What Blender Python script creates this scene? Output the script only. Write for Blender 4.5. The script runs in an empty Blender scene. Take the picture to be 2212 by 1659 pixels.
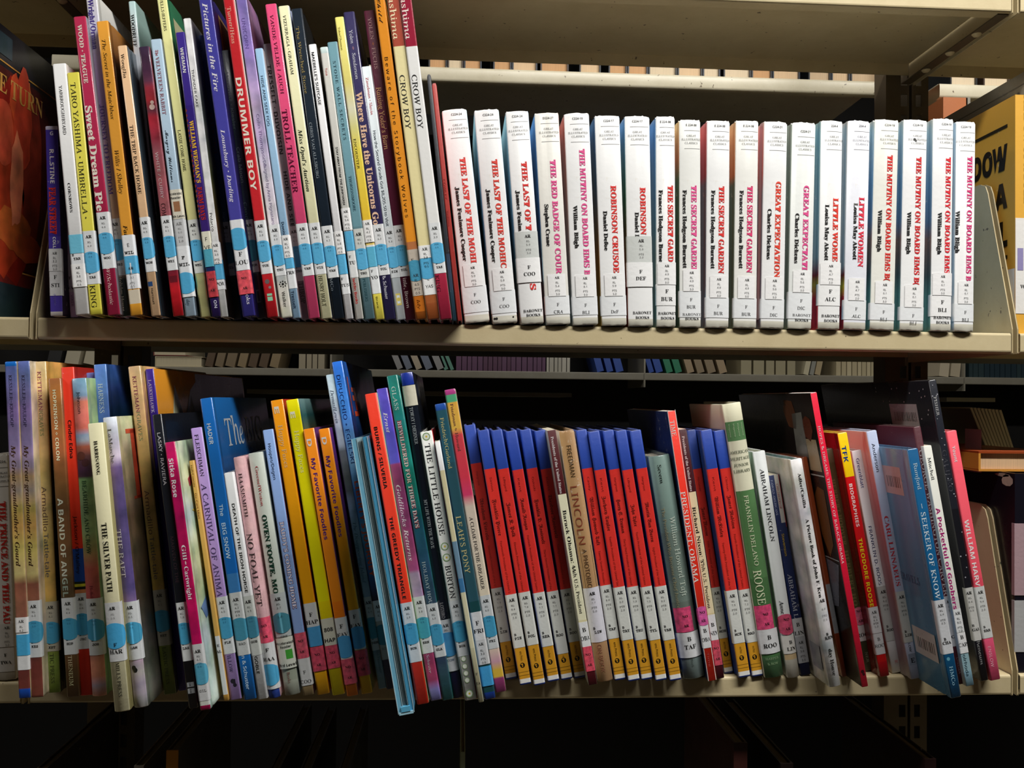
import bpy, math, os, random
import numpy as np
from mathutils import Matrix, Vector, Euler
random.seed(7)
SC = bpy.context.scene
COL = SC.collection

# ------------------------------------------------------------------ camera
F = 1907.3
YAW, PIT, ROL = .0583789, .0187283, .0112339
CAMZ, CAMD = 1.35, .83
def _axes():
    f = np.array([math.sin(YAW)*math.cos(PIT), math.cos(YAW)*math.cos(PIT), math.sin(PIT)])
    r = np.cross(f, [0, 0, 1.]); r /= np.linalg.norm(r); u = np.cross(r, f)
    return f, r*math.cos(ROL)+u*math.sin(ROL), u*math.cos(ROL)-r*math.sin(ROL)
AF, AR_, AU = _axes()
cam_d = bpy.data.cameras.new('camera'); cam_d.sensor_width = 36; cam_d.lens = F/2212*36
cam_d.clip_start = .01
cam = bpy.data.objects.new('camera', cam_d); COL.objects.link(cam)
M = Matrix(((AR_[0], AU[0], -AF[0], 0), (AR_[1], AU[1], -AF[1], -CAMD), (AR_[2], AU[2], -AF[2], CAMZ), (0, 0, 0, 1)))
cam.matrix_world = M
SC.camera = cam

# ------------------------------------------------------------------ world, lamps, exposure
w = bpy.data.worlds.new('world'); SC.world = w; w.use_nodes = True
w.node_tree.nodes['Background'].inputs[0].default_value = (.9, .95, 1, 1)
w.node_tree.nodes['Background'].inputs[1].default_value = .03
def area(name, loc, target, sx, sy, power, col):
    l = bpy.data.lights.new(name, 'AREA'); l.shape = 'RECTANGLE'; l.size = sx; l.size_y = sy
    l.energy = power; l.color = col
    o = bpy.data.objects.new(name, l); COL.objects.link(o); o.location = loc
    d = Vector(target)-Vector(loc); o.rotation_euler = d.to_track_quat('-Z', 'Y').to_euler()
    return o
area('ceiling_light', (.62, -.66, 2.6), (.62, -.66, 0), 1.25, .12, 46, (1, .975, .93))
area('ceiling_light', (-2.0, -.7, 2.6), (-2.0, -.7, 0), 1.2, .12, 20, (1, .965, .9))
area('ceiling_light', (.3, 1.15, 2.62), (.3, 1.15, 0), 2.4, .3, 7, (1, .96, .88))  # extra unseen lamp over the next aisle, added to light the far shelves
vs = SC.view_settings
SC.display_settings.display_device = 'sRGB'
vs.view_transform = 'Standard'; vs.look = 'None'; vs.gamma = 1; vs.use_curve_mapping = False
vs.exposure = -.08
SC.cycles.max_bounces = 5

# ------------------------------------------------------------------ pixel -> world helpers
def ray(u, v):
    return AF*F+AR_*(u-1106)-AU*(v-829.5)
def at(u, v, Y):
    d = ray(u, v); s = (Y+CAMD)/d[1]
    return Vector((d[0]*s, Y, CAMZ+d[2]*s))
def at_z(u, v, z):
    d = ray(u, v); s = (z-CAMZ)/d[2]
    return Vector((d[0]*s, -CAMD+d[1]*s, z))
ZU, ZL, ZT = CAMZ+.0712, CAMZ-.2602, CAMZ+.3867     # tops of the two shelves, underside of the top one
XL, XR = -.387, .5364

# ------------------------------------------------------------------ colour and materials
def lin(h):
    if not isinstance(h, str): return tuple(h)
    r = [int(h[i:i+2], 16)/255 for i in (0, 2, 4)]
    return tuple((c/12.92 if c <= .04045 else ((c+.055)/1.055)**2.4) for c in r)
def new_mat(name):
    m = bpy.data.materials.new(name); m.use_nodes = True
    nt = m.node_tree; return m, nt, nt.nodes['Principled BSDF']
def nd(nt, t, **kw):
    n = nt.nodes.new(t)
    for k, v in kw.items(): setattr(n, k, v)
    return n
def mat_print(name, rough=.3, art=0., wear=0., coat=.0, scale=40., bump=.15):
    """printed paper or card: the flat print comes from the colour attribute, grain and rubbing from noise"""
    m, nt, b = new_mat(name); L = nt.links.new
    a = nd(nt, 'ShaderNodeVertexColor', layer_name='Col')
    tc = nd(nt, 'ShaderNodeTexCoord')
    out = a.outputs['Color']
    if art:
        n = nd(nt, 'ShaderNodeTexNoise'); n.inputs['Scale'].default_value = scale; n.inputs['Detail'].default_value = 5
        L(tc.outputs['Object'], n.inputs['Vector'])
        mr = nd(nt, 'ShaderNodeMapRange'); mr.inputs[1].default_value = .3; mr.inputs[2].default_value = .7
        mr.inputs[3].default_value = 1-art; mr.inputs[4].default_value = 1+art
        L(n.outputs['Fac'], mr.inputs[0])
        mx = nd(nt, 'ShaderNodeVectorMath', operation='MULTIPLY')
        sep = nd(nt, 'ShaderNodeMix', data_type='RGBA'); sep.inputs[0].default_value = art*.45
        L(mr.outputs[0], mx.inputs[1]); L(out, mx.inputs[0])
        mul = nd(nt, 'ShaderNodeMix', data_type='RGBA', blend_type='OVERLAY'); mul.inputs[0].default_value = art*.7
        L(mx.outputs[0], mul.inputs[6]); L(n.outputs['Color'], mul.inputs[7])
        out = mul.outputs[2]
    if wear:
        n2 = nd(nt, 'ShaderNodeTexNoise'); n2.inputs['Scale'].default_value = 130; n2.inputs['Detail'].default_value = 8; n2.inputs['Roughness'].default_value = .75
        L(tc.outputs['Object'], n2.inputs['Vector'])
        rp = nd(nt, 'ShaderNodeMapRange'); rp.inputs[1].default_value = .66-.06*wear; rp.inputs[2].default_value = .7
        rp.inputs[3].default_value = 0; rp.inputs[4].default_value = .8
        L(n2.outputs['Fac'], rp.inputs[0])
        w_ = nd(nt, 'ShaderNodeMix', data_type='RGBA'); w_.inputs[7].default_value = (.75, .72, .66, 1)
        L(rp.outputs[0], w_.inputs[0]); L(out, w_.inputs[6]); out = w_.outputs[2]
    n3 = nd(nt, 'ShaderNodeTexNoise'); n3.inputs['Scale'].default_value = 22; n3.inputs['Detail'].default_value = 4
    L(tc.outputs['Object'], n3.inputs['Vector'])
    r = nd(nt, 'ShaderNodeMapRange'); r.inputs[3].default_value = rough*.75; r.inputs[4].default_value = rough*1.3
    L(n3.outputs['Fac'], r.inputs[0]); L(r.outputs[0], b.inputs['Roughness'])
    n4 = nd(nt, 'ShaderNodeTexNoise'); n4.inputs['Scale'].default_value = 260
    L(tc.outputs['Object'], n4.inputs['Vector'])
    ad = nd(nt, 'ShaderNodeMath', operation='MULTIPLY_ADD'); ad.inputs[1].default_value = 3.0
    L(n3.outputs['Fac'], ad.inputs[0]); L(n4.outputs['Fac'], ad.inputs[2])
    bp = nd(nt, 'ShaderNodeBump'); bp.inputs['Strength'].default_value = bump; bp.inputs['Distance'].default_value = .0006
    L(ad.outputs[0], bp.inputs['Height']); L(bp.outputs[0], b.inputs['Normal'])
    L(out, b.inputs['Base Color'])
    b.inputs['Coat Weight'].default_value = coat; b.inputs['Coat Roughness'].default_value = .12
    return m
MAT = dict(
    gloss=mat_print('glossy_printed_cover', .28, coat=.35),
    plain=mat_print('printed_cover', .42, wear=.15),
    worn=mat_print('rubbed_printed_cover', .45, wear=.9),
    art=mat_print('painted_picture_cover', .3, art=.4, coat=.3),
    art2=mat_print('dark_painted_cover', .3, art=.75, coat=.3, scale=16),
    cloth=mat_print('book_cloth', .65, art=.12, scale=90, bump=.5),
    label=mat_print('sticker_paper', .5, bump=.25),
    crayon=mat_print('coloured_sticker', .55, art=.28, scale=300),
)
def mat_pages():
    m, nt, b = new_mat('page_block'); L = nt.links.new
    a = nd(nt, 'ShaderNodeVertexColor', layer_name='Col'); tc = nd(nt, 'ShaderNodeTexCoord')
    mp = nd(nt, 'ShaderNodeMapping'); mp.inputs['Scale'].default_value = (2600, 6, 6)
    n = nd(nt, 'ShaderNodeTexNoise'); n.inputs['Scale'].default_value = 1; n.inputs['Detail'].default_value = 3
    L(tc.outputs['Object'], mp.inputs[0]); L(mp.outputs[0], n.inputs['Vector'])
    r = nd(nt, 'ShaderNodeMapRange'); r.inputs[1].default_value = .35; r.inputs[2].default_value = .65; r.inputs[3].default_value = .55; r.inputs[4].default_value = 1.1
    L(n.outputs['Fac'], r.inputs[0])
    mx = nd(nt, 'ShaderNodeVectorMath', operation='MULTIPLY'); L(a.outputs[0], mx.inputs[0]); L(r.outputs[0], mx.inputs[1])
    L(mx.outputs[0], b.inputs['Base Color']); b.inputs['Roughness'].default_value = .85
    return m
MAT['pages'] = mat_pages()
def mat_steel(name, col, rough=.42, chips=.0, scale=18):
    m, nt, b = new_mat(name); L = nt.links.new; tc = nd(nt, 'ShaderNodeTexCoord')
    n = nd(nt, 'ShaderNodeTexNoise'); n.inputs['Scale'].default_value = scale; n.inputs['Detail'].default_value = 8; n.inputs['Roughness'].default_value = .7
    L(tc.outputs['Object'], n.inputs['Vector'])
    rp = nd(nt, 'ShaderNodeValToRGB'); e = rp.color_ramp.elements
    c = lin(col); e[0].position = .3; e[0].color = (c[0]*.86, c[1]*.84, c[2]*.8, 1); e[1].position = .65; e[1].color = (*c, 1)
    L(n.outputs['Fac'], rp.inputs[0]); out = rp.outputs[0]
    if chips:
        n2 = nd(nt, 'ShaderNodeTexNoise'); n2.inputs['Scale'].default_value = 150; n2.inputs['Detail'].default_value = 6
        L(tc.outputs['Object'], n2.inputs['Vector'])
        mr = nd(nt, 'ShaderNodeMapRange'); mr.inputs[1].default_value = .7-.05*chips; mr.inputs[2].default_value = .72-.05*chips
        L(n2.outputs['Fac'], mr.inputs[0])
        mx = nd(nt, 'ShaderNodeMix', data_type='RGBA'); mx.inputs[7].default_value = (.16, .12, .08, 1)
        L(mr.outputs[0], mx.inputs[0]); L(out, mx.inputs[6]); out = mx.outputs[2]
    L(out, b.inputs['Base Color']); b.inputs['Roughness'].default_value = rough
    n3 = nd(nt, 'ShaderNodeTexNoise'); n3.inputs['Scale'].default_value = 420
    L(tc.outputs['Object'], n3.inputs['Vector'])
    bp = nd(nt, 'ShaderNodeBump'); bp.inputs['Strength'].default_value = .12; bp.inputs['Distance'].default_value = .0004
    L(n3.outputs['Fac'], bp.inputs['Height']); L(bp.outputs[0], b.inputs['Normal'])
    return m
STEEL = mat_steel('beige_enamelled_steel', 'c9ba94', .5, .06)
STEEL_D = mat_steel('brown_steel_post', '5c503e', .5, .1)
STEEL_W = mat_steel('pale_enamelled_steel', 'd2cbb4', .4, .1)
DARK = mat_steel('deep_shade_black', '0e0c0a', .8)  # near-black colour standing in for the shade deep behind the books
STEEL_G = mat_steel('grey_enamelled_steel', '8d897c', .45)
WALL = mat_steel('plaster', '4a443a', .9, scale=5)
FLOOR = mat_steel('floor_carpet', '463c30', .9, scale=4)
CEIL = mat_steel('ceiling_tile_white', 'a8a294', .9, scale=6)

# ------------------------------------------------------------------ mesh collecting
class MB:
    def __init__(s): s.v = []; s.f = []; s.c = []; s.n = 0; s.sm = []
    def add(s, verts, faces, cols, smooth=False):
        """cols: one colour for all, or a list with one entry per face: a colour or a tuple of corner colours"""
        verts = [tuple(p) for p in verts]
        s.v += verts
        for i, f in enumerate(faces):
            s.f.append([j+s.n for j in f])
            c = cols if isinstance(cols[0], float) else cols[i]
            if isinstance(c[0], float): s.c += [c]*len(f)
            else: s.c += list(c)
        s.n += len(verts); s.sm += [smooth]*len(faces)
    def box(s, x0, x1, y0, y1, z0, z1, c=(.5, .5, .5)):
        v = [(x, y, z) for x in (x0, x1) for y in (y0, y1) for z in (z0, z1)]
        s.add(v, [(0, 1, 3, 2), (4, 6, 7, 5), (0, 4, 5, 1), (2, 3, 7, 6), (0, 2, 6, 4), (1, 5, 7, 3)], tuple(float(q) for q in c))
    def build(s, name, mat, parent=None):
        me = bpy.data.meshes.new(name); me.from_pydata(s.v, [], s.f); me.materials.append(mat)
        at_ = me.color_attributes.new('Col', 'FLOAT_COLOR', 'CORNER')
        arr = np.ones((len(s.c), 4), dtype=np.float32); arr[:, :3] = np.array(s.c, dtype=np.float32)[:, :3]
        at_.data.foreach_set('color', arr.ravel())
        me.polygons.foreach_set('use_smooth', s.sm)
        o = bpy.data.objects.new(name, me); COL.objects.link(o)
        if parent is not None: o.parent = parent
        return o
def bevel(o, w=.001, seg=2):
    b = o.modifiers.new('bevel', 'BEVEL'); b.width = w; b.segments = seg; b.limit_method = 'ANGLE'; return o
def tag(o, label, cat, group=None):
    o['label'] = label; o['category'] = cat
    if group: o['group'] = group
    return o
def empty(name, loc=(0, 0, 0)):
    o = bpy.data.objects.new(name, None); o.empty_display_size = .02; o.location = loc; COL.objects.link(o); return o
def struct(o): o['kind'] = 'structure'; return o

# ------------------------------------------------------------------ lettering: glyph outlines from Blender's own maths font
try:
    FONT = bpy.data.fonts.load(os.path.join(bpy.utils.system_resource('DATAFILES'), 'fonts', 'NotoSansMath-Regular.woff2'))
except Exception:
    FONT = None
STY = {  # style: (capital A code, zero code, stroke change)
    's': (None, None, 0), 'h': (None, None, .012), 'S': (0x1D5D4, 0x1D7EC, 0), 'B': (0x1D400, 0x1D7CE, 0), 'r': (0x1D434, 0x1D7CE, .003),
    'i': (0x1D434, 0x1D7CE, 0), 'I': (0x1D468, 0x1D7CE, 0), 'c': (0x1D4D0, 0x1D7CE, 0), 'f': (0x1D56C, 0x1D7CE, 0),
    'm': (0x1D670, 0x1D7F6, 0), 'M': (0x1D670, 0x1D7F6, .018), 'Z': (0x1D5D4, 0x1D7EC, .022), 'X': (0x1D400, 0x1D7CE, .012)}
def conv(t, sty):
    A, Z, _ = STY[sty]; out = ''
    for a, b in zip('·◆★✽’–—Ó', '∙⋄⋆∗\'-−O'): t = t.replace(a, b)
    for ch in t:
        o = ord(ch)
        if A and 65 <= o <= 90: out += chr(A+o-65)
        elif A and 97 <= o <= 122: out += '\u210e' if (A == 0x1D434 and ch == 'h') else chr(A+26+o-97)
        elif Z and 48 <= o <= 57: out += chr(Z+o-48)
        else: out += ch
    return out
GL = {}
CAPH = {}
def prepare_text(keys):
    """evaluates every string once and keeps its flat outline mesh"""
    objs = []
    for (t, sty, sp) in keys:
        c = bpy.data.curves.new('lettering', 'FONT'); c.body = conv(t, sty); c.size = 1; c.resolution_u = 2
        if FONT: c.font = FONT
        c.offset = STY[sty][2]; c.space_character = sp; c.fill_mode = 'FRONT'
        o = bpy.data.objects.new('lettering', c); COL.objects.link(o); objs.append(((t, sty, sp), o, c))
    bpy.context.view_layer.update()
    dg = bpy.context.evaluated_depsgraph_get()
    for k, o, c in objs:
        e = o.evaluated_get(dg); me = e.to_mesh(); n = len(me.vertices)
        co = np.empty(n*3, dtype=np.float64); me.vertices.foreach_get('co', co); co = co.reshape(-1, 3)[:, :2]
        if k[1] == 'r': co = co.copy(); co[:, 0] -= .26*co[:, 1]      # upright serif: the italic with its slant taken out
        GL[k] = (co, [tuple(p.vertices) for p in me.polygons]); e.to_mesh_clear()
    for k, o, c in objs:
        bpy.data.objects.remove(o); bpy.data.curves.remove(c)

import bmesh
SL = {}
def sliced(key, axis, step=.11):
    """the same lettering cut into thin bands so that it can follow a rounded spine"""
    if (key, axis) in SL: return SL[(key, axis)]
    co, fc = GL[key]; bm = bmesh.new(); vs_ = [bm.verts.new((x, y, 0)) for x, y in co]
    for f in fc:
        try: bm.faces.new([vs_[i] for i in f])
        except ValueError: pass
    q = co[:, axis].min()+step
    while q < co[:, axis].max():
        n = [0, 0, 0]; n[axis] = 1; c = [0, 0, 0]; c[axis] = q
        bmesh.ops.bisect_plane(bm, geom=bm.verts[:]+bm.edges[:]+bm.faces[:], plane_co=c, plane_no=n, dist=1e-6); q += step
    bm.verts.index_update()
    r = (np.array([v.co[:2] for v in bm.verts]), [[v.index for v in f.verts] for f in bm.faces]); bm.free()
    SL[(key, axis)] = r; return r

# ------------------------------------------------------------------ the room
def plain_box(name, x0, x1, y0, y1, z0, z1, mat, parent=None):
    m = MB(); m.box(x0, x1, y0, y1, z0, z1); return m.build(name, mat, parent)
struct(plain_box('floor', -4, 4, -3, 5, -.05, 0, FLOOR))
struct(plain_box('ceiling', -4, 4, -3, 5, 2.7, 2.75, CEIL))
struct(plain_box('wall_back', -4, 4, 5, 5.1, 0, 2.7, WALL))
struct(plain_box('wall_front', -4, 4, -3.1, -3, 0, 2.7, WALL))
struct(plain_box('wall_left', -4.1, -4, -3, 5, 0, 2.7, WALL))
struct(plain_box('wall_right', 4, 4.1, -3, 5, 0, 2.7, WALL))

# ------------------------------------------------------------------ steel shelving
def shelf_pan(name, x0, x1, zt, mat, parent, y0=0., y1=.2, lip=.0195, rear=.014):
    """folded sheet-steel shelf: rounded front lip turned down and back under, rear flange turned down"""
    r = .0025; P = [(y1, zt-rear), (y1, zt)]
    P += [(y0+r, zt)]+[(y0+r-r*math.sin(a), zt-r+r*math.cos(a)) for a in (.5, 1.05, math.pi/2)]
    P += [(y0, zt-lip+r)]+[(y0+r-r*math.cos(a), zt-lip+r-r*math.sin(a)) for a in (.5, 1.05, math.pi/2)]
    P += [(y0+.014, zt-lip)]
    t = .0012
    I = []
    for i, (y, z) in enumerate(P):
        a = P[max(0, i-1)]; b = P[min(len(P)-1, i+1)]; d = Vector((b[0]-a[0], b[1]-a[1])).normalized()
        I.append((y-d.y*t*-1 if False else y+d.y*-t*1, z+d.x*t*1))
    # inner skin lies towards the inside of the fold
    I = [(min(max(y, y0+t), y1-t), min(z-t if z > zt-.001 else z, zt-t)) if 0 < i < len(P)-1 and z > zt-lip+.0005 else (min(max(y, y0+t), y1-t), z+t if i > 3 else z) for i, (y, z) in enumerate(P)]
    n = len(P); V_ = []
    for x in (x0, x1): V_ += [(x, y, z) for y, z in P]+[(x, y, z) for y, z in I]
    Fc = []
    for i in range(n-1):
        Fc.append((i, i+1, 2*n+i+1, 2*n+i)); Fc.append((n+i, 3*n+i, 3*n+i+1, n+i+1))
        Fc.append((i, n+i, n+i+1, i+1)); Fc.append((2*n+i, 2*n+i+1, 3*n+i+1, 3*n+i))
    Fc += [(0, 2*n, 3*n, n), (n-1, 2*n-1, 4*n-1, 3*n-1)]
    m = MB(); m.add(V_, Fc, (.5, .5, .5)); return m.build(name, mat, parent)
def side_plate(x, t, zt, mat, parent, y0=.001, hgt=.158, y1=.2, lip=.0195):
    """end bracket: rises behind the front lip with a sloping, rounded front edge"""
    pts = [(y0, zt-lip), (y0, zt+.004), (y0+.04, zt+hgt-.012), (y0+.044, zt+hgt-.004), (y0+.053, zt+hgt), (y1, zt+hgt), (y1, zt-lip)]
    n = len(pts); m = MB()
    m.add([(x, y, z) for y, z in pts]+[(x+t, y, z) for y, z in pts], [tuple(range(n)), tuple(range(2*n-1, n-1, -1))]+[(i, (i+1) % n, n+(i+1) % n, n+i) for i in range(n)], (.5, .5, .5))
    o = m.build('side_bracket', mat, parent); bevel(o, .0016, 3); return o
def slotted_post(name, x0, x1, y0, z0, z1, mat, parent, slot_w=.009, pitch=.0254, off=0.):
    """upright with a column of real slots"""
    m = MB(); xc = (x0+x1)/2+off; a, b = xc-slot_w/2, xc+slot_w/2; t = .002
    m.box(x0, a, y0, y0+t, z0, z1); m.box(b, x1, y0, y0+t, z0, z1)
    z = z0
    while z < z1-.001:
        m.box(a, b, y0, y0+t, z, min(z+pitch*.42, z1)); z += pitch
    m.box(x0, x0+t, y0+t, y0+.03, z0, z1); m.box(x1-t, x1, y0+t, y0+.03, z0, z1)
    return m.build(name, mat, parent)
case = empty('bookcase', (0, .1, 0)); tag(case, 'beige steel library bookcase with open back holding the two rows of books', 'bookcase')
case.location = (0, 0, 0)
W_IN = XR-XL
for zt, rear in ((ZU, .014), (ZL, .014), (ZT+.026, .015), (ZL-.34, .014), (ZL-.66, .014)):
    lp = .026 if zt > CAMZ+.3 else .0195
    shelf_pan('shelf', XL+.001, XR-.001, zt, STEEL, case, rear=rear, lip=lp)
    shelf_pan('shelf', XL-W_IN-.008, XL-.008, zt, STEEL, case, rear=rear, lip=lp)
    shelf_pan('shelf', XR+.0085, XR+W_IN+.008, zt, STEEL, case, rear=rear, lip=lp)
    for x in (XL-.0012, XL-.0066, XR+.0002, XR+.0056):
        side_plate(x, .0012 if x < XR+.003 and x > 0 else .0012, zt, STEEL, case, lip=lp)
# cross flange and rivets under the top shelf's right end
for X in (XR, XL):
    m = MB(); m.box(X-.012, X-.0005, .004, .196, ZT-.0012, ZT); m.build('bracket_flange', STEEL_D, case)
    for yy in (.05, .1, .15):
        bm_ = MB(); N = 10; V_ = [(X-.006, yy, ZT-.0045)]+[(X-.006+.0032*math.cos(a), yy+.0032*math.sin(a), ZT-.0034) for a in np.linspace(0, 2*math.pi, N, endpoint=False)]+[(X-.006+.005*math.cos(a), yy+.005*math.sin(a), ZT-.0012) for a in np.linspace(0, 2*math.pi, N, endpoint=False)]
        bm_.add(V_, [(0, 1+(i+1) % N, 1+i) for i in range(N)]+[(1+i, 1+(i+1) % N, 1+N+(i+1) % N, 1+N+i) for i in range(N)], (.5, .5, .5), True); bm_.build('rivet', STEEL, case)
for X in (XR+.003, XL-.003):
    slotted_post('post', X-.0285, X+.0005, .206, .0, 2.3, STEEL_D, case, .008, off=.008)
    slotted_post('post', X+.004, X+.0245, .206, .0, 2.3, STEEL_D, case, .007, off=-.002)

# shelves on the far face of the same bookcase, seen from behind
back = empty('bookcase', (0, 0, 0)); tag(back, 'pale rear shelves seen through the gap above the white books', 'bookcase')
YB = .37
zb1 = at(1400, 158, YB).z; zb0 = at(1400, 190, YB).z
xa, xb_ = at(112, 120, YB).x, at(1907, 180, YB).x; xc = at(2030, 180, YB).x
def rear_rail(x0, x1, z0, z1, y, mat):
    m = MB(); r = .004
    P = [(y+.006, z1), (y+r, z1), (y+.001, z1-.001), (y, z1-r), (y, z0+r), (y+.001, z0+.001), (y+r, z0), (y+.012, z0)]
    n = len(P); m.add([(x0, a, b) for a, b in P]+[(x1, a, b) for a, b in P], [(i, n+i, n+i+1, i+1) for i in range(n-1)], (.5, .5, .5), True)
    m.box(x0, x1, y+.004, y+.2, z1-.0015, z1); return m.build('shelf', mat, back)
rear_rail(xa, xb_, zb0, zb1, YB, STEEL_W); rear_rail(xc, xc+.9, zb0, zb1, YB, STEEL_W)
zc1 = at(900, 845, .40).z; zc0 = at(900, 854, .40).z
for x0, x1 in ((at(533, 850, .4).x, at(1235, 850, .4).x), (at(2045, 850, .4).x, at(2150, 850, .4).x)):
    m = MB(); m.box(x0, x1, .40, .56, zc0, zc1); m.build('shelf', STEEL_G, back)
slotted_post('post', xb_, xb_+.014, YB-.02, .0, 2.3, STEEL_W, back, .006)
m = MB(); m.box(-.9, 1.4, .25, .57, ZU-.002, ZU); m.build('shelf', STEEL_G, back)
m = MB(); m.box(-.9, 1.4, .575, .58, zb0-.36, zb0-.012); m.build('shade_panel', DARK, back)  # added dark sheet in place of the shaded depth below the rear rail

# ------------------------------------------------------------------ simple books seen only in part
def far_book(name, x, y, z, t, h, d, col, lab, group, lean=0., face='spine', pc='d9c8a4', yaw=0., side=None):
    """y = plane facing the camera; face 'pages' turns the fore-edge to the camera"""
    root = empty(name, (x, y, z+abs(math.sin(lean))*t/2+.0002)); root.rotation_euler = (0, lean, yaw)
    a = t/2; tb = min(.002, a*.3); c = lin(col)
    m = MB()
    if face == 'spine':
        s_ = lin(side) if side else c
        m.box(-a, a, 0, tb, 0, h, c); m.box(-a, -a+tb, tb, d, 0, h, s_); m.box(a-tb, a, tb, d, 0, h, s_)
        p = MB(); p.box(-a+tb, a-tb, tb+.001, d-.004, .003, h-.003, lin(pc))
    else:
        m.box(-a, a, d-tb, d, 0, h, c); m.box(-a, -a+tb, 0, d-tb, 0, h, c); m.box(a-tb, a, 0, d-tb, 0, h, c)
        p = MB(); p.box(-a+tb, a-tb, .004, d-tb-.001, .003, h-.003, lin(pc))
    m.build('cover', MAT['plain'], root); p.build('pages', MAT['pages'], root)
    tag(root, lab, 'book', group); return root
rng = random.Random(3)
# books on the rear shelf, fore-edges towards us
ORD = 'first second third fourth fifth sixth seventh eighth ninth tenth eleventh twelfth thirteenth fourteenth fifteenth sixteenth seventeenth eighteenth nineteenth twentieth'.split()+['next']*30
x = at(925, 150, YB).x; nb = -1
cols = ['1c1c1c', '2a221c', '16181c', '3a2a20', '1c2430']
while x < xb_-.03:
    t = rng.uniform(.02, .042)
    nb += 1
    far_book('hardcover_book', x+t/2, YB+.008, zb1, t, rng.uniform(.19, .24), .14, rng.choice(cols), 'dark book on the pale rear shelf, page edges outwards, '+ORD[nb]+' from the left', 'books with page edges outwards above the white classics', face='pages', pc=rng.choice(['e8c8a0', 'dcc09c', 'e8d4b4', 'd8a878']))
    x += t+(rng.uniform(.004, .018) if rng.random() < .5 else .001)
x = xc+.02; nb = -1
while x < xc+.3:
    t = rng.uniform(.02, .04)
    nb += 1
    far_book('hardcover_book', x+t/2, YB+.008, zb1, t, .21, .14, rng.choice(cols), 'dark book with page edges outwards, '+ORD[nb]+' right of the brown post', 'books with page edges outwards right of the post', face='pages', pc='e8d4b4'); x += t+rng.uniform(.004, .02)
# one wood-coloured book deep behind the right post
far_book('hardcover_book', at(2055, 240, .34).x, .33, ZU, at(2082, 240, .34).x-at(2030, 240, .34).x, at(2055, 216, .34).z-ZU, .12, 'b06a40', 'orange-brown book end seen in the gap right of the brown post', None, face='spine', pc='b06a40')
m = MB(); p0 = at(2087, 210, .33); m.box(p0.x-.0, p0.x+.006, .33, .45, ZU, p0.z); tag(m.build('shelf_divider', STEEL_G), 'thin grey metal divider right of the orange-brown book end', 'divider')

# ------------------------------------------------------------------ the row across the next aisle
farc = empty('bookcase', (0, 1.7, 0)); tag(farc, 'distant grey bookcase across the next aisle, seen in the gap between the two rows', 'bookcase'); farc.location = (0, 0, 0)
YF_ = 1.72
zf1 = at(1200, 803, YF_).z; zf0 = at(1200, 819, YF_).z
XS = [at(u, 800, YF_).x for u in (-150, 715, 1393, 2084, 2700)]
for x0, x1 in zip(XS, XS[1:]):
    shelf_pan('shelf', x0+.002, x1-.002, zf1, STEEL_G, farc, y0=YF_, y1=YF_+.25, lip=zf1-zf0)
    shelf_pan('shelf', x0+.002, x1-.002, zf1-.34, STEEL_G, farc, y0=YF_, y1=YF_+.25, lip=.02)
    m = MB(); m.box(x0-.003, x0+.002, YF_, YF_+.25, zf0-.02, zf1+.12); m.build('side_bracket', STEEL_G, farc)
m = MB(); m.box(XS[0], XS[-1], YF_+.26, YF_+.27, 0, 2.4); m.build('shade_panel', DARK, farc)  # dark sheet; shade behind the distant books is put into its colour
m = MB(); m.box(XS[0], XS[-1], YF_, YF_+.25, 0, .09); m.build('base', STEEL_G, farc)
def far_run(u0, u1, cols, tpx, lab, lean=0., gap=.15, pc='d9c8a4', face='spine', h=.24):
    u = u0; n_ = -1; few = (u1-u0)/(tpx*(1+gap)/math.cos(lean)) < 12
    while u < u1:
        t = tpx*rng.uniform(.8, 1.25); p = at(u+t/2, 800, YF_+.012); tm = at(u+t, 800, YF_).x-at(u, 800, YF_).x
        n_ += 1; lb = lab if not few else lab.replace(',', ', '+ORD[n_]+' from left,', 1)
        far_book('hardcover_book', p.x, YF_+.012, zf1, tm*.96, h*rng.uniform(.95, 1.03), .15, rng.choice(cols), lb, lab.split(',')[0]+' run', lean=lean, face=face, pc=pc)
        u += t*(1+gap)/math.cos(lean)
far_run(442, 600, ['8c7a5c', '9c8a6c', '5c4a38', '7c6c54'], 17, 'leaning tan book, behind the tops of the orange and yellow books', lean=.22, gap=.22)
far_run(645, 700, ['8c806c', 'a09680'], 12, 'upright tan book, left of the tallest bright blue book')
far_run(858, 945, ['b8b0a0', '8c8c8c', '6c7484', 'a89c88'], 15, 'leaning grey or cream book, above the violet and teal books', lean=-.4, gap=.4)
far_run(960, 976, ['5c8c7c', 'a83c34'], 9, 'leaning red or green book, left of the purple set', lean=-.4, gap=.4)
far_run(985, 1172, ['5c3c58', '54344c'], 9.5, 'purple reference volume, one of a distant matching set', gap=.1)
far_run(1178, 1232, ['a8a498', 'b4b0a4'], 8, 'pale grey volume, right of the distant purple set')
far_run(1290, 1345, ['2c4c9c', '24408c'], 14, 'leaning blue volume, beyond the red and blue biographies', lean=-.27, gap=.35)
far_run(1402, 1426, ['2c4c9c'], 13, 'dark blue leaning volume, left of the chequered book', lean=-.3, gap=.3)
far_run(1440, 1476, ['c4c4b8', '2c7c5c', 'b0542c'], 15, 'leaning white green or orange book, beyond the biographies', lean=-.3, gap=.3)
far_run(1485, 1560, ['8c7c64', 'a08c70', 'b0a088'], 16, 'leaning brown or cream book, above the thick green biography', lean=-.3, gap=.35)
far_run(1600, 1712, ['8c8468', '9c9478'], 22, 'dull olive book, beyond the white biographies')
far_run(1735, 1768, ['8c8c84', 'c0b89c', 'a89878'], 10, 'leaning cream book, above the red and yellow book', lean=.2, gap=.2)
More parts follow.
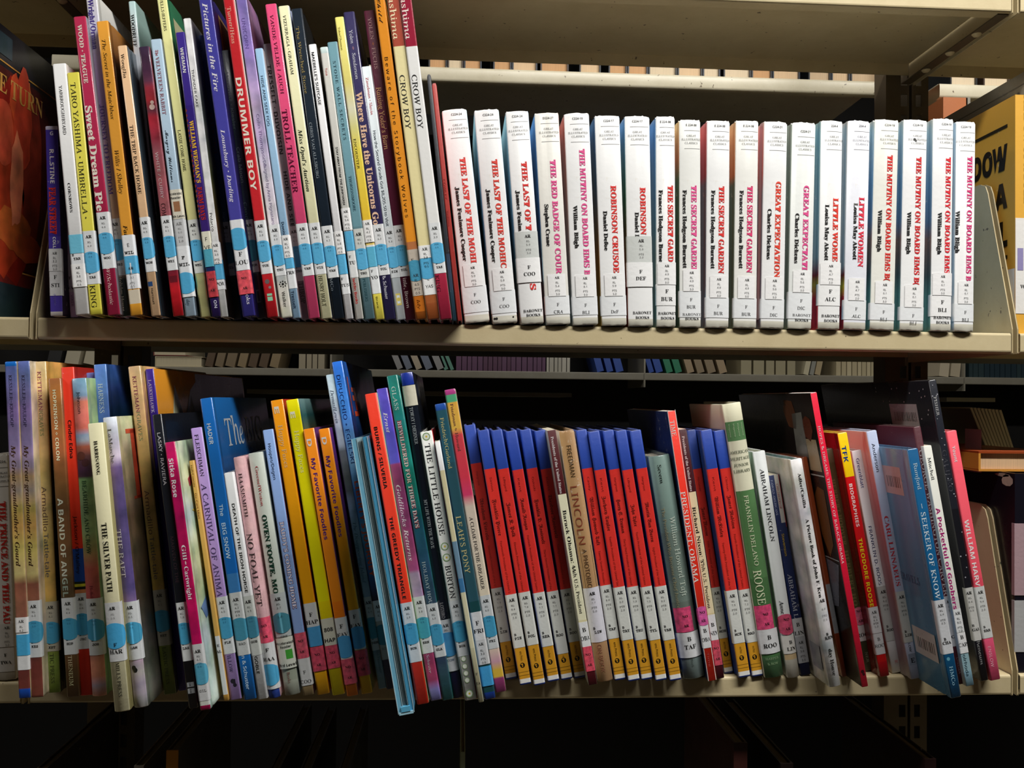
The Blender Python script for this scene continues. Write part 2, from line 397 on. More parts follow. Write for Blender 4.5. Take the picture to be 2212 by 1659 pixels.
far_run(1806, 1890, ['c0b494', 'b4a888'], 9, 'cream volume, above the pale blue and dark blue biographies')
far_run(2028, 2058, ['b8ac94', 'c4b8a0'], 18, 'cream leaning book, right of the black star-speckled book', lean=.1)
far_run(2093, 2260, ['2c3c40', '24343c'], 10, 'dark slate volume, one of a distant set at the right edge', gap=.1)
far_run(100, 200, ['a8a090', 'c4bca4', '2c2c2c'], 26, 'cream or black book, behind the tan and red books at left', lean=.2, gap=.3)
# books lying flat, far left of the gap
for i, (u0, u1, c) in enumerate(((332, 435, 'c8bc9c'), (328, 400, '7c3c34'))):
    pa, pb = at(u0, 800, YF_-.0), at(u1, 800, YF_); r_ = empty('hardcover_book', ((pa.x+pb.x)/2, YF_+.01, zf1+i*.031+.0005)); L_ = pb.x-pa.x
    m = MB(); m.box(-L_/2, L_/2, 0, .2, 0, .002, lin(c)); m.box(-L_/2, L_/2, 0, .2, .027, .029, lin(c)); m.box(-L_/2, -L_/2+.002, 0, .2, .002, .027, lin(c)); m.build('cover', MAT['plain'], r_)
    p = MB(); p.box(-L_/2+.002, L_/2-.004, .003, .197, .0021, .0269, lin('d8ccac')); p.build('pages', MAT['pages'], r_)
    tag(r_, ['thick cream book lying flat at the bottom of a distant pile', 'dark red book lying flat on top of a distant cream one'][i], 'book')

# ------------------------------------------------------------------ neighbours at the left and right edges
def big_side_book(name, xside, side, zsh, ytop, t, dep, Y, cover, lab, extra=None, page='c8b890', mat='gloss', lean=0., mats=None):
    """book whose board faces the picture; xside = plane of that board"""
    h = at(0 if side == 'R' else 2212, ytop, Y).z-zsh
    root = empty(name, (xside-t/2 if side == 'R' else xside+t/2, Y, zsh+.0005)); root.rotation_euler = (0, lean, 0)
    a = t/2; m = MB(); c = lin(cover)
    m.box(-a, a, 0, .002, 0, h, c); m.box(-a, -a+.002, .002, dep, 0, h, c); m.box(a-.002, a, .002, dep, 0, h, c)
    if extra: extra(m, (a+.0003) if side == 'R' else -a-.0003, h)
    m.build('cover', MAT[mat], root)
    p = MB(); p.box(-a+.002, a-.002, .004, dep-.004, .003, h-.003, lin(page)); p.build('pages', MAT['pages'], root)
    tag(root, lab, 'book'); return root

# ------------------------------------------------------------------ books
KEYS = {}
def V(t, y0, y1, h, c='111111', sty='B', s=0., sp=1.):
    """lettering down the spine from photo row y0 to y1, h = capital height in photo pixels, s = place across (-1..1)"""
    KEYS[(t, sty, sp)] = 1; return ('V', t, sty, sp, y0, y1, h, c, s)
def U(t, y, h, c='222222', sty='B', s=0., mw=.92):
    """upright lettering centred on row y"""
    KEYS[(t, sty, 1.)] = 1; return ('U', t, sty, 1., y, h, c, s, mw)
def ST(side, t, d0, d1, y, h, c, sty='B'):
    """lettering on a board from d0 to d1 metres behind the spine, cap height h metres, top at row y"""
    KEYS[(t, sty, 1.)] = 1; return ('ST', side, t, sty, d0, d1, y, h, c)
def SR(side, d0, d1, y0, y1, c): return ('SR', side, d0, d1, y0, y1, c)
def SP(side, pts, c): return ('SP', side, pts, c)          # polygon on a board: (depth m, row)
def R(y0, y1, c='e6e8ea', l=None, r=None): return ('R', y0, y1, c, l, r)
def D(yc, r, c='5fb4dc', s=0.): return ('D', yc, r, c, s)
BLUE = '56afdb'
def ARL(y, val='4.0', call='', y1=None, pts='0.5', dot=True, cls='E', c='dfe2e4', dc=BLUE, s=0.):
    """reading-level and shelf-mark sticker with a round blue sticker over it"""
    y1 = y1 or y+115
    lab = [R(y, y1, c), U('AR', y+11, 9, '1a1a1a', 'X', s), U('RL', y+23, 6, '5c5c5c', 'm', s), U(val, y+31, 6, '5c5c5c', 'm', s)]
    if dot:
        lab += [U(cls, y+88, 7, '333333', 'M', s-.35), U(call, y+97, 7.5, '333333', 'M', s)]
        return [('spine_label', 'label', lab), ('dot_sticker', 'label', [D(y+67, 23, dc, s), U('PTS', y+47, 5, '2f6f94', 'm', s), U(pts, y+54, 5, '2f6f94', 'm', s)])]
    lab += [U('PTS', y+41, 6.5, '555555', 'm', s), U(pts, y+49, 6.5, '555555', 'm', s), U(cls, y+85, 8, '1c1c1c', 'M', s-.35), U(call, y+93, 8.5, '1c1c1c', 'M', s)]
    return [('spine_label', 'label', lab)]
def SM(y, val, pts='0.5', h=49, c='f2f2f4', s=0., l=None, r=None):
    """small square reading-level sticker"""
    k = h/49
    return ('reading_label', 'label', [R(y, y+h, c, l, r), U('AR', y+7*k, 7.5, '222222', 'B', s), U('RL', y+18*k, 6.5, '444444', 's', s), U(val, y+25.5*k, 6.5, '444444', 's', s), U('PTS', y+36*k, 6.5, '444444', 's', s), U(pts, y+43.5*k, 6.5, '444444', 's', s)])
def NO(y, y1, c='ee5d7a', s=0.):
    return ('no_reader_label', 'crayon', [R(y, y1, c), U('NO', y+(y1-y)*.3, 7.5, '2a1518', 'B', s), U('AR', y+(y1-y)*.72, 7.5, '2a1518', 'B', s)])
def FL(y0, y1, a, b, ya, yb, h=10, sty='B', c='eceef0', s=0., name='call_label'):
    return (name, 'label', [R(y0, y1, c), U(a, ya, h, '1c1c1c', sty, s), U(b, yb, h, '1c1c1c', sty, s, 1.0)])
def BD(y0, y1, c=BLUE): return ('blue_sticker', 'label', [R(y0, y1, c)])

BOOKS = []
def bk(name, T, B, w, bands, lab, tx=(), pt=(), Y=None, dep=.2, mat='plain', hard=True, b=0., cl=None, cr=None, grad=False,
       cat='book', group=None, yaw=0., shelf='U', gain=1., page='d8cfb8'):
    BOOKS.append(dict(name=name, T=T, B=B, w=w, bands=bands, lab=lab, tx=list(tx), pt=list(pt), Y=Y, dep=dep, mat=mat, hard=hard, b=b,
                      cl=cl, cr=cr, grad=grad, cat=cat, group=group, yaw=yaw, shelf=shelf, gain=gain, page=page))

def colfun(bands, grad):
    if isinstance(bands, str): bands = [(-1e9, bands)]
    bs = [(y, np.array(lin(c))) for y, c in bands]
    def f(y, mid=None):
        if grad:
            if y <= bs[0][0]: return bs[0][1]
            for (ya, ca), (yb, cb) in zip(bs, bs[1:]):
                if y <= yb: t = (y-ya)/max(1e-6, yb-ya); return ca*(1-t)+cb*t
            return bs[-1][1]
        r = bs[0][1]
        for ya, ca in bs:
            if (y if mid is None else mid) >= ya: r = ca
        return r
    return f, [y for y, _ in bs if y > -1e8]

def glyph_faces(co, faces, fx, mb, col):
    P = fx(co); mb.add(P, faces, col)

def build_book(S):
    zs = {'U': ZU, 'L': ZL}.get(S['shelf'], S['shelf'])
    (xt, yt), (xb, yb), w = S['T'], S['B'], S['w']
    Y = S['Y']
    if Y is None:
        Y = -.012 if S['shelf'] == 'U' else max(-.1, min(.03, at_z(xb, yb, zs+.0008).y))
    if S['group'] == 'thin picture books leaning on the upper shelf': Y -= .014
    k = (CAMD+Y)/F
    pT, pB = at(xt, yt, Y), at(xb, yb, Y)
    pB.z = zs
    dx, dz = pT.x-pB.x, pT.z-pB.z
    lean = math.atan2(dx, dz)
    t = w*k*math.cos(lean)*.975; a = t/2
    base = Vector((pB.x, Y, zs+a*abs(math.sin(lean))+.0003))
    h = math.hypot(dx, pT.z-base.z)
    base.x = pB.x
    Zc = lambda y: h*(yb-y)/(yb-yt)
    g = S['gain']*(1.02 if S['shelf'] == 'L' else 1)
    def L_(c):
        c = lin(c) if isinstance(c, str) else c
        return tuple(float(min(.86, q*g)) for q in c)
    hard, dep, bul = S['hard'], S['dep'], S['b']
    tb = min(a*.45, .0024 if hard else .0005)
    r = min(.0013 if hard else .0005, a*.45)
    # outline of the cover seen from above, left fore-edge to right fore-edge
    half = [(a, dep), (a, dep*.5)]
    if hard and a > .004: half += [(a, .0125), (a-.0007, .0105), (a-.0007, .0075), (a, .0052)]
    half += [(a, .003)]
    for i in range(4):
        th = math.pi/2*i/3; half.append((a-r+r*math.cos(th), r-r*math.sin(th)))
    xs = a-r
    sp_ = [xs*q for q in ((.75, .5, .25) if bul else (.85,))]
    for q in sp_: half.append((q, -bul*(1-(q/xs)**2)))
    mid = [(0., -bul)] if bul else []
    prof = [(-x, y) for x, y in half]+mid+half[::-1]
    prof = np.array(prof); n = len(prof)
    seg = np.hypot(*(prof[1:]-prof[:-1]).T); cum = np.r_[0, np.cumsum(seg)]; s0 = cum[-1]/2; sc = cum-s0
    S_half = s0-dep+0.003-r*0 if False else None
    ispine = np.where(prof[:, 1] <= r+1e-6)[0]; SH = float(sc[ispine[-1]])
    tan = np.zeros_like(prof); tan[1:-1] = prof[2:]-prof[:-2]; tan[0] = prof[1]-prof[0]; tan[-1] = prof[-1]-prof[-2]
    tan /= np.linalg.norm(tan, axis=1)[:, None]; nor = np.c_[tan[:, 1], -tan[:, 0]]
    def pm(s, z, off):
        s = np.asarray(s, float); z = np.asarray(z, float)+0*s
        q = prof+nor*off
        return np.c_[np.interp(s, sc, q[:, 0]), np.interp(s, sc, q[:, 1]), z]
    cf, ys = colfun(S['bands'], S['grad'])
    sides = {}
    mid_c = cf(yt*.6+yb*.4, yt*.6+yb*.4)
    for key in ('cl', 'cr'):
        v = S[key]
        if v is None: sides[key] = (lambda y, m=None, q=tuple(mid_c): q)
        elif isinstance(v, str): sides[key] = (lambda y, m=None, q=lin(v): q)
        else:
            fn, yy = colfun(v, True); sides[key] = fn; ys = ys+yy
    zr = sorted(set(([.0012, h-.0026] if S['mat'] == 'worn' and hard else [.0006, h-.0006])+[round(Zc(y), 5) for y in ys if .0015 < Zc(y) < h-.003]))
    rows = [(0., .0005)]+[(z, 0.) for z in zr]+[(h, .0005)]
    mb = MB(); V0 = []
    rag = np.zeros((2, n))
    if S['mat'] == 'worn' and hard:          # crumpled, rubbed ends of the spine
        q_ = random.Random(S['lab'])
        for i in range(n):
            if prof[i, 1] < .004: rag[0, i] = q_.uniform(0, .0007); rag[1, i] = -q_.uniform(0, .0022)
    for ri, (z, ins) in enumerate(rows):
        f = 1-ins/a
        zo = rag[0] if ri == 0 else rag[1] if ri == len(rows)-1 else rag[1]*.0
        V0 += [(x*f, y+(ins if y < .003 else 0), z+zo[i]) for i, (x, y) in enumerate(prof)]
    faces, cols = [], []
    for j in range(len(rows)-1):
        za, zb = rows[j][0], rows[j+1][0]
        ya, yb_ = yb-(yb-yt)*za/h, yb-(yb-yt)*zb/h; ym = (ya+yb_)/2
        for i in range(n-1):
            xm = (prof[i, 0]+prof[i+1, 0])/2; ymid = (prof[i, 1]+prof[i+1, 1])/2
            fn = cf if ymid < r*.7 else (sides['cl'] if xm < 0 else sides['cr'])
            ca, cb = L_(fn(ya, ym)), L_(fn(yb_, ym))
            faces.append((j*n+i, j*n+i+1, (j+1)*n+i+1, (j+1)*n+i)); cols.append((ca, ca, cb, cb))
    mb.add(V0, faces, cols, True)
    # inside faces and edges of the boards
    q = prof.copy(); q[:, 0] *= (a-tb)/a; q[:, 1] = np.where(prof[:, 1] < tb+.001, prof[:, 1]+tb, prof[:, 1])
    cap = []; fs = []
    for ri, z in enumerate((0., h)):
        cap += [(x*(1-.0005/a), y+(.0005 if y < .003 else 0), z+rag[ri, i]) for i, (x, y) in enumerate(prof)]+[(x, y, z) for x, y in q]
    for i in range(n-1):
        fs.append((i, n+i, n+i+1, i+1)); fs.append((2*n+i, 2*n+i+1, 3*n+i+1, 3*n+i)); fs.append((n+i, 3*n+i, 3*n+i+1, n+i+1))
    fs += [(0, 2*n, 3*n, n), (n-1, 2*n-1, 4*n-1, 3*n-1)]
    tc_ = cf(yt+2, yt+2)
    ec = L_(tuple(np.array(tc_)*.75+.06) if hard else tuple(np.array(mid_c)*.8+.1))
    mb.add(cap, fs, ec)
    # worn board corners: small pale caps at the spine ends
    tg = .00009 if not bul else .00022
    def text(e, out, off):
        kind, t_, sty, sp = e[0], e[1], e[2], e[3]
        co, fc = GL[(t_, sty, sp)]
        if len(co) == 0: return
        if bul >= .0014: co, fc = sliced((t_, sty, sp), 1 if kind == 'V' else 0, .11 if kind == 'V' else .3)
        x0, x1 = co[:, 0].min(), co[:, 0].max(); W_ = max(1e-6, x1-x0)
        CH = .714 if sty in 'shS' else .66
        if kind == 'V':
            y0, y1, hh, c, s = e[4:]
            z0, z1 = Zc(y0), Zc(y1); H = hh*k*math.cos(lean)
            zz = z0+(co[:, 0]-x0)/W_*(z1-z0)
            ss = s*SH+(co[:, 1]/CH-.5)*H
            out.add(pm(ss, zz, off), fc, tuple(map(float, L_(c))))
        else:
            y, hh, c, s, mw = e[4:]
            H = hh*k; sx = H/CH
            if W_*sx > mw*2*SH: sx = mw*2*SH/W_
            ss = s*SH+(co[:, 0]-(x0+x1)/2)*sx
            zz = Zc(y)+(co[:, 1]/CH-.5)*H
            out.add(pm(ss, zz, off), fc, tuple(map(float, L_(c))))
    def sheet(e, out, off):
        if e[0] == 'R':
            y0, y1, c, l, r_ = e[1:]
            l = -SH-.003 if l is None else l*SH; r_ = SH+.003 if r_ is None else r_*SH
            l = max(l, sc[0]+.001); r_ = min(r_, sc[-1]-.001)
            sv = [l]+[x for x in sc if l+1e-5 < x < r_-1e-5]+[r_]; m = len(sv)
            z0, z1 = Zc(y0), Zc(y1)
            cr_ = min(.0011, abs(z0-z1)*.2)
            P = list(pm(sv, [z0]*m, off))+list(pm(sv, [z1]*m, off))
            out.add(P, [(i, m+i, m+i+1, i+1) for i in range(m-1)], L_(c), True)
        else:
            yc, rp, c, s = e[1:]; rr = rp*k; zc = Zc(yc); s *= SH
            lo, hi = max(s-rr, -SH-.004, sc[0]+.001), min(s+rr, SH+.004, sc[-1]-.001)
            sv = sorted(set([lo, hi]+list(np.linspace(lo, hi, 9 if rp < 8 else 15))+[x for x in sc if lo < x < hi])); m = len(sv)
            hw = [math.sqrt(max(1e-10, rr*rr-(x-s)**2)) for x in sv]
            P = list(pm(sv, [zc-q for q in hw], off))+list(pm(sv, [zc+q for q in hw], off))
            out.add(P, [(i, i+1, m+i+1, m+i) for i in range(m-1)], L_(c), True)
    o1 = tg*.5; o3 = 0.
    for e in S['tx']:
        if e[0] in 'VU': text(e, mb, tg+.00006+o3); o3 += .000008
        elif e[0] in 'RD': sheet(e, mb, o1); o1 += .000012
        elif e[0] == 'ST':
            _, side, t_, sty, d0, d1, y, hh, c = e
            co, fc = GL[(t_, sty, 1.)]; x0, x1 = co[:, 0].min(), co[:, 0].max()
            fx = (co[:, 0]-x0)/(x1-x0); z = Zc(y)-hh+co[:, 1]/.68*hh
            if side == 'R': P = np.c_[np.full(len(fx), a+.0003), d0+fx*(d1-d0), z]
            else: P = np.c_[np.full(len(fx), -a-.0003), d1-fx*(d1-d0), z]
            mb.add(P, fc, L_(c))
        elif e[0] == 'SR':
            _, side, d0, d1, y0, y1, c = e; x = (a+.00015) if side == 'R' else -a-.00015
            mb.add([(x, d0, Zc(y0)), (x, d1, Zc(y0)), (x, d1, Zc(y1)), (x, d0, Zc(y1))], [(0, 1, 2, 3)], L_(c))
        elif e[0] == 'SP':
            _, side, pts, c = e; x = (a+.00025) if side == 'R' else -a-.00025
            mb.add([(x, d, Zc(y)) for d, y in pts], [tuple(range(len(pts)))], L_(c))
    root = empty(S['name'], base)
    root.rotation_euler = (Euler((0, lean, 0)).to_matrix() @ Euler((0, 0, S['yaw'])).to_matrix()).to_euler()
    mb.build('cover', MAT[S['mat']], root)
    pg = MB(); ins = .003 if hard else .0002
    pg.box(-a+tb+.0001, a-tb-.0001, tb+.0012, dep-(.004 if hard else .0003), ins, h-ins, lin(S['page']))
    pg.build('pages', MAT['pages'], root)
    off = tg+.00008
    for nm, mt, els in S['pt']:
        m2 = MB(); o2 = off
        for e in els:
            if e[0] in 'RD': sheet(e, m2, o2); o2 += .00002
            else: text(e, m2, o2+tg)
        m2.build(nm, MAT[mt], root); off = o2+tg+.00008
    tag(root, S['lab'], S['cat'], S['group'])
    return root

# ------------------------------------------------------------------ upper shelf, left half: thin leaning picture books
K_, W_ = '18181a', 'f2f0ec'
PB = dict(group='thin picture books leaning on the upper shelf')
def pbk(*a, **k):
    k.setdefault('group', 'thin picture books leaning on the upper shelf'); bk('picture_book', *a, **k)
bk('paperback_book', (111, 272), (122, 677), 26, [(260, 'b9b2c8'), (280, '45349a'), (405, '3f2f90'), (508, '4a3a9c'), (668, 'cfc8c4')], 'short purple paperback with red dripping lettering at the left end of the upper shelf',
   [V('R.L.STINE', 322, 395, 13, 'efe6e6', 'S', .1), V('FEAR STREET', 403, 503, 19, 'd8322e', 'X', .1), V('COLL', 509, 533, 9, W_, 'S', .1), U('G', 286, 12, 'e8e0ee', 'S'), V('apple', 630, 655, 8, '6a5cb0', 's')],
   [FL(534, 634, 'F', 'STI', 593, 610, 11, 'B', 'cfcfd0', name='call_label'), SM(536, '3.2', '3.0', 46, 'd4d4d4')], dep=.105, hard=False, mat='worn', cr='241c33', page='b9ac90')
pbk((143, 425), (160, 675), 17, 'c3a5cc', 'short lilac book almost hidden behind the white book beside the purple paperback', [V('VIKER', 628, 652, 7, '5a3a6a', 's')],
   [FL(545, 622, 'F', 'VA', 592, 612, 9, 'B', 'c9bfd2', -.3), ], Y=.016, dep=.15)
pbk((127, 137), (178, 676), 29, 'f0efef', 'white picture book with small black capitals, beside the purple paperback', [V('YARBROUGH/BYARD', 184, 290, 9, K_, 'r'), V('CORNROWS', 394, 457, 8, K_, 'B', -.1)],
   [('spine_label', 'label', [R(535, 572, 'dfe2e6'), U('E', 547, 7, '333333', 'M', -.5), U('YAR', 555, 8, '333333', 'M')]), BD(505, 545, '6fc0dc'), SM(568, '3.8')], cr='cfc9c0')
pbk((157, 156), (208, 672), 26.5, [(150, 'd9cf4c'), (660, 'cfc545')], 'mustard yellow picture book with thin black serif capitals ending in a dot', [V('TARO YASHIMA · UMBRELLA ·', 178, 468, 14.5, '38381c', 'r'), V('KING', 609, 657, 15, '26260f', 'r')],
   ARL(494, '4.0', 'YAS', 607), cr='3c3812')
pbk((171, 35), (246, 679), 27, 'b42b50', 'crimson picture book with large playful cream letters on its spine', [V('WOOD · TEAGUE', 53, 180, 12, 'f1ddd0', 'X', 0), V('Sweet Dream Pie', 228, 456, 20, 'f5e6d8', 'X'), V('W/Scholastic', 578, 657, 10, 'ecc9c6', 'i')],
   ARL(458, '4.6', 'WOO', 579), cr='8d8a94', mat='gloss')
pbk((196, -12), (270, 679), 24, [(0, 'e9e6f4'), (60, 'cbcbe4'), (140, 'b9a0d0'), (230, '9c80b8'), (330, 'b090a0'), (430, 'cda888'), (590, 'b89a80'), (600, '2a3a34'), (690, '26342e')],
    'tall lavender book with a grey and white board, behind the orange book', [V('Wright/Orman', -2, 106, 15, '4a3a8c', 'X'), V('JOURNEY TO FREEDOM', 225, 418, 13, '553a86', 'B'), V('Holiday House', 592, 668, 9, 'c9bfae', 'r'),
     ST('R', 'JOURNEY', .012, .17, 22, .024, '2f3560', 'B')], ARL(470, '4.3', 'WRI', 592), grad=True, cr=[(0, 'd9d8d2'), (90, '9aa0a2'), (300, '70747c')], dep=.24, mat='gloss', Y=-.002)
pbk((220, 45), (295, 677), 26, [(0, 'e8a23c'), (505, 'e8a23c'), (622, 'd8cdb8'), (652, 'e9a437')], 'orange picture book with dark italic lettering and a blue and white label', [V('The Secret in the Matchbox', 85, 257, 10.5, '3a2a12', 'i'), V('Willis / Shelley', 323, 417, 12, '4a3218', 'i'), V('Fai', 484, 506, 12, '3a2a12', 'I')],
    [('call_label', 'label', [R(505, 620, 'e9ebee'), U('E', 525, 11, '2a2a2a', 's'), U('WIL', 541, 10, '1a1a1a', 'M', 0, 1)]), BD(550, 588), ('reading_label', 'label', [R(565, 620, 'e9ebee', -.1, .1), U('AR', 575, 8, '222222', 'B'), U('RL', 587, 6.5, '333333', 's'), U('3.1', 595, 6.5, '333333', 's'), U('PTS', 607, 6.5, '333333', 's'), U('0.5', 614, 6.5, '333333', 's')])],
    cr=[(40, 'a06a2c'), (130, '3c2014'), (600, '2a1610')], mat='gloss')
pbk((263, 98), (337, 683), 20.5, 'eec59a', 'slim peach picture book with black capitals and a tiny blue square logo', [V('Wong/Jia', 116, 169, 9.5, '2a221c', 'r'), V('THE TRIP BACK HOME', 271, 420, 10, '2a221c', 'r'), V('Harcourt', 624, 658, 7, '222222', 's'), R(609, 619, '2c4a78', -.75, .1)],
    ARL(470, '4.5', 'WON', 588), cr='3a4650', mat='gloss')
pbk((284, 2), (352, 681), 15, [(0, 'b9d6d6'), (105, 'd9dde4'), (250, 'a9b4c6'), (690, '9fb0cc')], 'tall pale teal book with bold black author letters, behind the purple rabbit book', [V('WOODRUFF', 31, 100, 11, K_, 'B'), V('MEMORIES', 255, 400, 9, K_, 'r'), V('ER House', 590, 645, 7, '2a2a2a', 's')],
    [], cr=[(0, '9dbab4'), (200, '6f8a86')], grad=True, dep=.24, mat='gloss', Y=.01)
pbk((310, 100), (385, 685), 23, [(98, '33293a'), (150, '4a2c44'), (175, '5a3348'), (190, '8a2c3a'), (215, 'a02c36'), (240, '6c3040'), (255, 'b02a38'), (300, '98323f'), (325, '96525c'), (460, '9c5a60'), (586, '8a2638'), (624, 'c8202c'), (690, 'c01c26')],
    'dark plum book with red drapery and a pale rabbit shape on its spine', [V('WHITE / CURRY', 330, 430, 9, 'c9b4b4', 's'), V('COM', 441, 468, 13, '3a1c20', 'r'), D(232, 6, 'd8b4b0', .1), D(222, 4, 'd8b4b0', .2), R(598, 612, '7a1f2c', -.6, .6)],
    ARL(468, '4.1', 'WHI', 586), grad=True, mat='art')
pbk((336, 84), (412, 687), 24, 'b2cbdf', 'pale blue picture book with dusty red capitals and a script author line', [V('The', 108, 121, 9, 'b05058', 'f'), V('VELVETEEN RABBIT', 123, 249, 11, '9a6a78', 'B'), V('Margery Williams', 283, 396, 10, '24303c', 'c'), V('day', 650, 664, 10, '3a4a5a', 'i')],
    [('reader_label', 'label', [R(412, 476, 'd9d3c2'), U('Accelerated', 420, 7, '333333', 'h', 0, 1), U('Reader', 429, 7, '333333', 'h'), R(438, 460, '9a6a48', -.5, .5), U('4th Level', 469, 7.5, '222222', 'S', 0, 1)]),
     ('spine_label', 'label', [R(477, 536, 'c6c8ca'), U('AR', 485, 9, '8a8a8a', 'X'), U('RL', 496, 6, '999999', 'm'), U('4.0', 504, 6, '999999', 'm'), U('PTS', 515, 6, '999999', 'm'), U('1.0', 523, 7, '555555', 'm')]),
     FL(535, 645, 'F', 'WIL', 558, 573, 11, 'M', 'e4e7ea'), ('dot_sticker', 'label', [D(615, 23, '4fabd8', -.1)])], cr='5a6470', mat='gloss')
pbk((348, -10), (444, 689), 22, 'e9e7a2', 'tall pale yellow picture book with a green board and small black capitals', [V('WELLS·JEFFERS', -6, 67, 8.5, '2a2a20', 'r'), V('LASSIE COME HOME', 283, 373, 9, '2a2a20', 'r')],
    ARL(478, '4.8', 'WEL', 594, c='d6d8d4'), cr='2f6b4c', cl='2f6b4c', dep=.23, mat='gloss', Y=-.008)
BOOKS[-1]['tx'] += [SR('R', .012, .11, 28, 300, 'b9b890')]
pbk((388, 69), (467, 691), 20, [(68, '3b2a86'), (230, '35247c'), (400, '3a2470'), (583, '1c2c5a'), (648, '2a1c50')], 'indigo picture book with yellow and red capitals and a red sticker near its foot', [V('WEGMAN', 103, 158, 10, W_, 'S', .1), V("WILLIAM WEGMAN'S", 263, 399, 12, 'e2b13a', 'X', .15), V('FARM DAYS', 408, 480, 13, 'b02a2a', 'X', .15), V('ON', 655, 672, 9, 'c9c9dd', 'S', .3)]
    + [D(y, 3.2, 'a8302a', -.8) for y in range(240, 480, 11)],
    [('call_label', 'label', [R(505, 545, 'e2e0cc'), U('F', 520, 12, '333333', 's'), U('VE', 538, 12, '333333', 's', 0, 1)]), BD(544, 582, '4fa6be'), NO(592, 648, 'b8343e')], mat='gloss')
pbk((403, 39), (485, 684), 17, 'efeff1', 'slim white picture book with grey sans lettering reading down its spine', [V('THUNDER CAKE', 150, 232, 7.5, '33363a', 's'), V('Polacco', 460, 499, 8, '222222', 's')],
    [('call_label', 'label', [R(523, 625, 'e8eaee'), U('F', 597, 8, '222222', 'B', -.3), U('POL', 611, 11, '111111', 'B', 0, 1.0)]), BD(561, 603), ('reading_label', 'label', [R(523, 570, 'eef0f2', -.9, .9), U('AR', 529, 8, '111111', 'B'), U('RL', 541, 6.5, '222222', 's'), U('3.5', 549, 6.5, '222222', 's'), U('PTS', 560, 6.5, '222222', 's'), U('0.5', 567, 6.5, '222222', 's')])],
    cr=[(40, '8c8a86'), (200, '6c7078'), (400, '6a6a40'), (500, '6a4a30'), (684, '2c2c28')], mat='art')
pbk((432, 76), (512, 690), 19, [(75, '22408c'), (200, '1c357c'), (460, '204a70'), (596, '141a18'), (690, '101412')], 'dark blue book deep between the slim white book and the tall indigo one', [V('PILKEY', 95, 132, 9, '9aa8d0', 'r', -.2), V('KAT KONG', 245, 332, 8, '7a2438', 's', .2), V('Harc', 460, 480, 8, '8a98a8', 's', .2), V('PUB', 600, 622, 9, '3a3a3a', 'B')],
    ARL(480, '4.2', 'PIL', 596, c='c2c4c0', dc='41848f'), Y=.012, grad=True)
pbk((441, -8), (538, 690), 28, [(0, '4947a6'), (300, '4a46a0'), (480, '423e98')], 'tall violet blue picture book with a large pale script title', [V('Pictures in the Fire', 6, 200, 15, 'e9e6f2', 'I', .05), V('Lounsbury · Darling', 283, 442, 12, 'e3dff0', 'I', .05), V('oks', 643, 664, 11, 'e3dff0', 'r', .3)],
    [FL(480, 590, 'F', 'LOU', 553, 571, 13, 'B', 'e6e8ec'), ('dot_sticker', 'label', [D(522, 24, '4fabd8')]), NO(591, 642, 'e0505c')], cr='2a245c', dep=.23, mat='gloss', Y=-.02)
BOOKS[-1]['tx'] += [SP('R', [(.018, 14), (.10, 14), (.10, 20), (.022, 20), (.022, 400), (.018, 400)], 'b08a5c'), SR('R', .023, .1, 22, 400, '2a1c1a')]
pbk((485, 108), (565, 692), 20, [(107, '37444f'), (300, '3c4653'), (480, '4a4e58'), (595, '2c2834')], 'slate grey book with faint chalky lettering, left of the red book', [V('Horowitz - Kiesler', 157, 282, 8, '93a3b3', 's'), V('Crab Moon', 320, 397, 9, '9aa6b4', 's', .1), V('Cand', 440, 477, 10, '8b97a4', 's'), R(630, 658, '5a5464', -.35, .35), R(633, 655, '2c2834', -.22, .22)],
    ARL(478, '4.4', 'HOR', 592, dc='3f93a8', c='d2d4d6'), mat='art2', Y=-.004)
pbk((492, -8), (589, 692), 24, [(0, 'cd1f29'), (480, 'c41c26'), (600, 'c51d27')], 'bright red picture book with very large cream capitals on its spine', [V('Turner/Hess', 15, 95, 11, 'f0b8a0', 'r'), V('DRUMMER BOY', 170, 416, 18, 'f6e3d3', 'S', .05), R(641, 646, '8fd0ac', -.4, .4), R(648, 657, '8fd0ac', -.4, .4), D(615, 5, '6a6060', -.1), D(628, 3, '8a8080', .2)],
    ARL(482, '3.8', 'TUR', 598), cr='d9d2c4', dep=.2, Y=-.018)
pbk((519, -12), (620, 695), 24, [(0, '8a7abf'), (90, '9486c8'), (230, 'b8a2cb'), (330, 'c9bedd'), (400, 'd9d4e2'), (600, 'd9d6d6'), (690, 'd8d2c6')], 'tall mauve book fading to white, with a thin daisy emblem near its foot', [V('UNICORN', 40, 106, 11, '6a5a9c', 's'), V('Colin Thompson &', 250, 368, 9, '8a7aa4', 's', .1), V('Designed by Anna Pignataro', 352, 492, 9, '8a84a4', 's', .1), V('Walker', 638, 672, 10, '333333', 's', .1)]
    + [D(622+6*math.sin(q), 1.6, '333333', .1+.5*math.cos(q)) for q in (0, .8, 1.6, 2.4, 3.2, 4, 4.8, 5.6)]+[D(622, 2.6, '222222', .1)],
    ARL(492, '4.0', 'THO', 603), grad=True, mat='art', cr=[(0, '8a6a8c'), (60, '5c4258'), (600, '2c2028')], dep=.22)
pbk((558, 104), (641, 697), 18, '9dc4e4', 'slim sky blue book with small navy sans capitals', [V('HIDE AND SEEK FOG', 165, 275, 8, '23324a', 's'), V('Duvoisin', 486, 520, 8, '23324a', 'h'), V('Tresselt', 637, 676, 8.5, '23324a', 'h')],
    [('call_label', 'label', [R(515, 632, 'e4e7ea'), U('F', 582, 8, '222222', 'B', -.5), U('TRE', 596, 10, '111111', 'B', 0, 1.0)]), BD(545, 588), SM(516, '4.3')], mat='gloss', cr='c8c6c8')
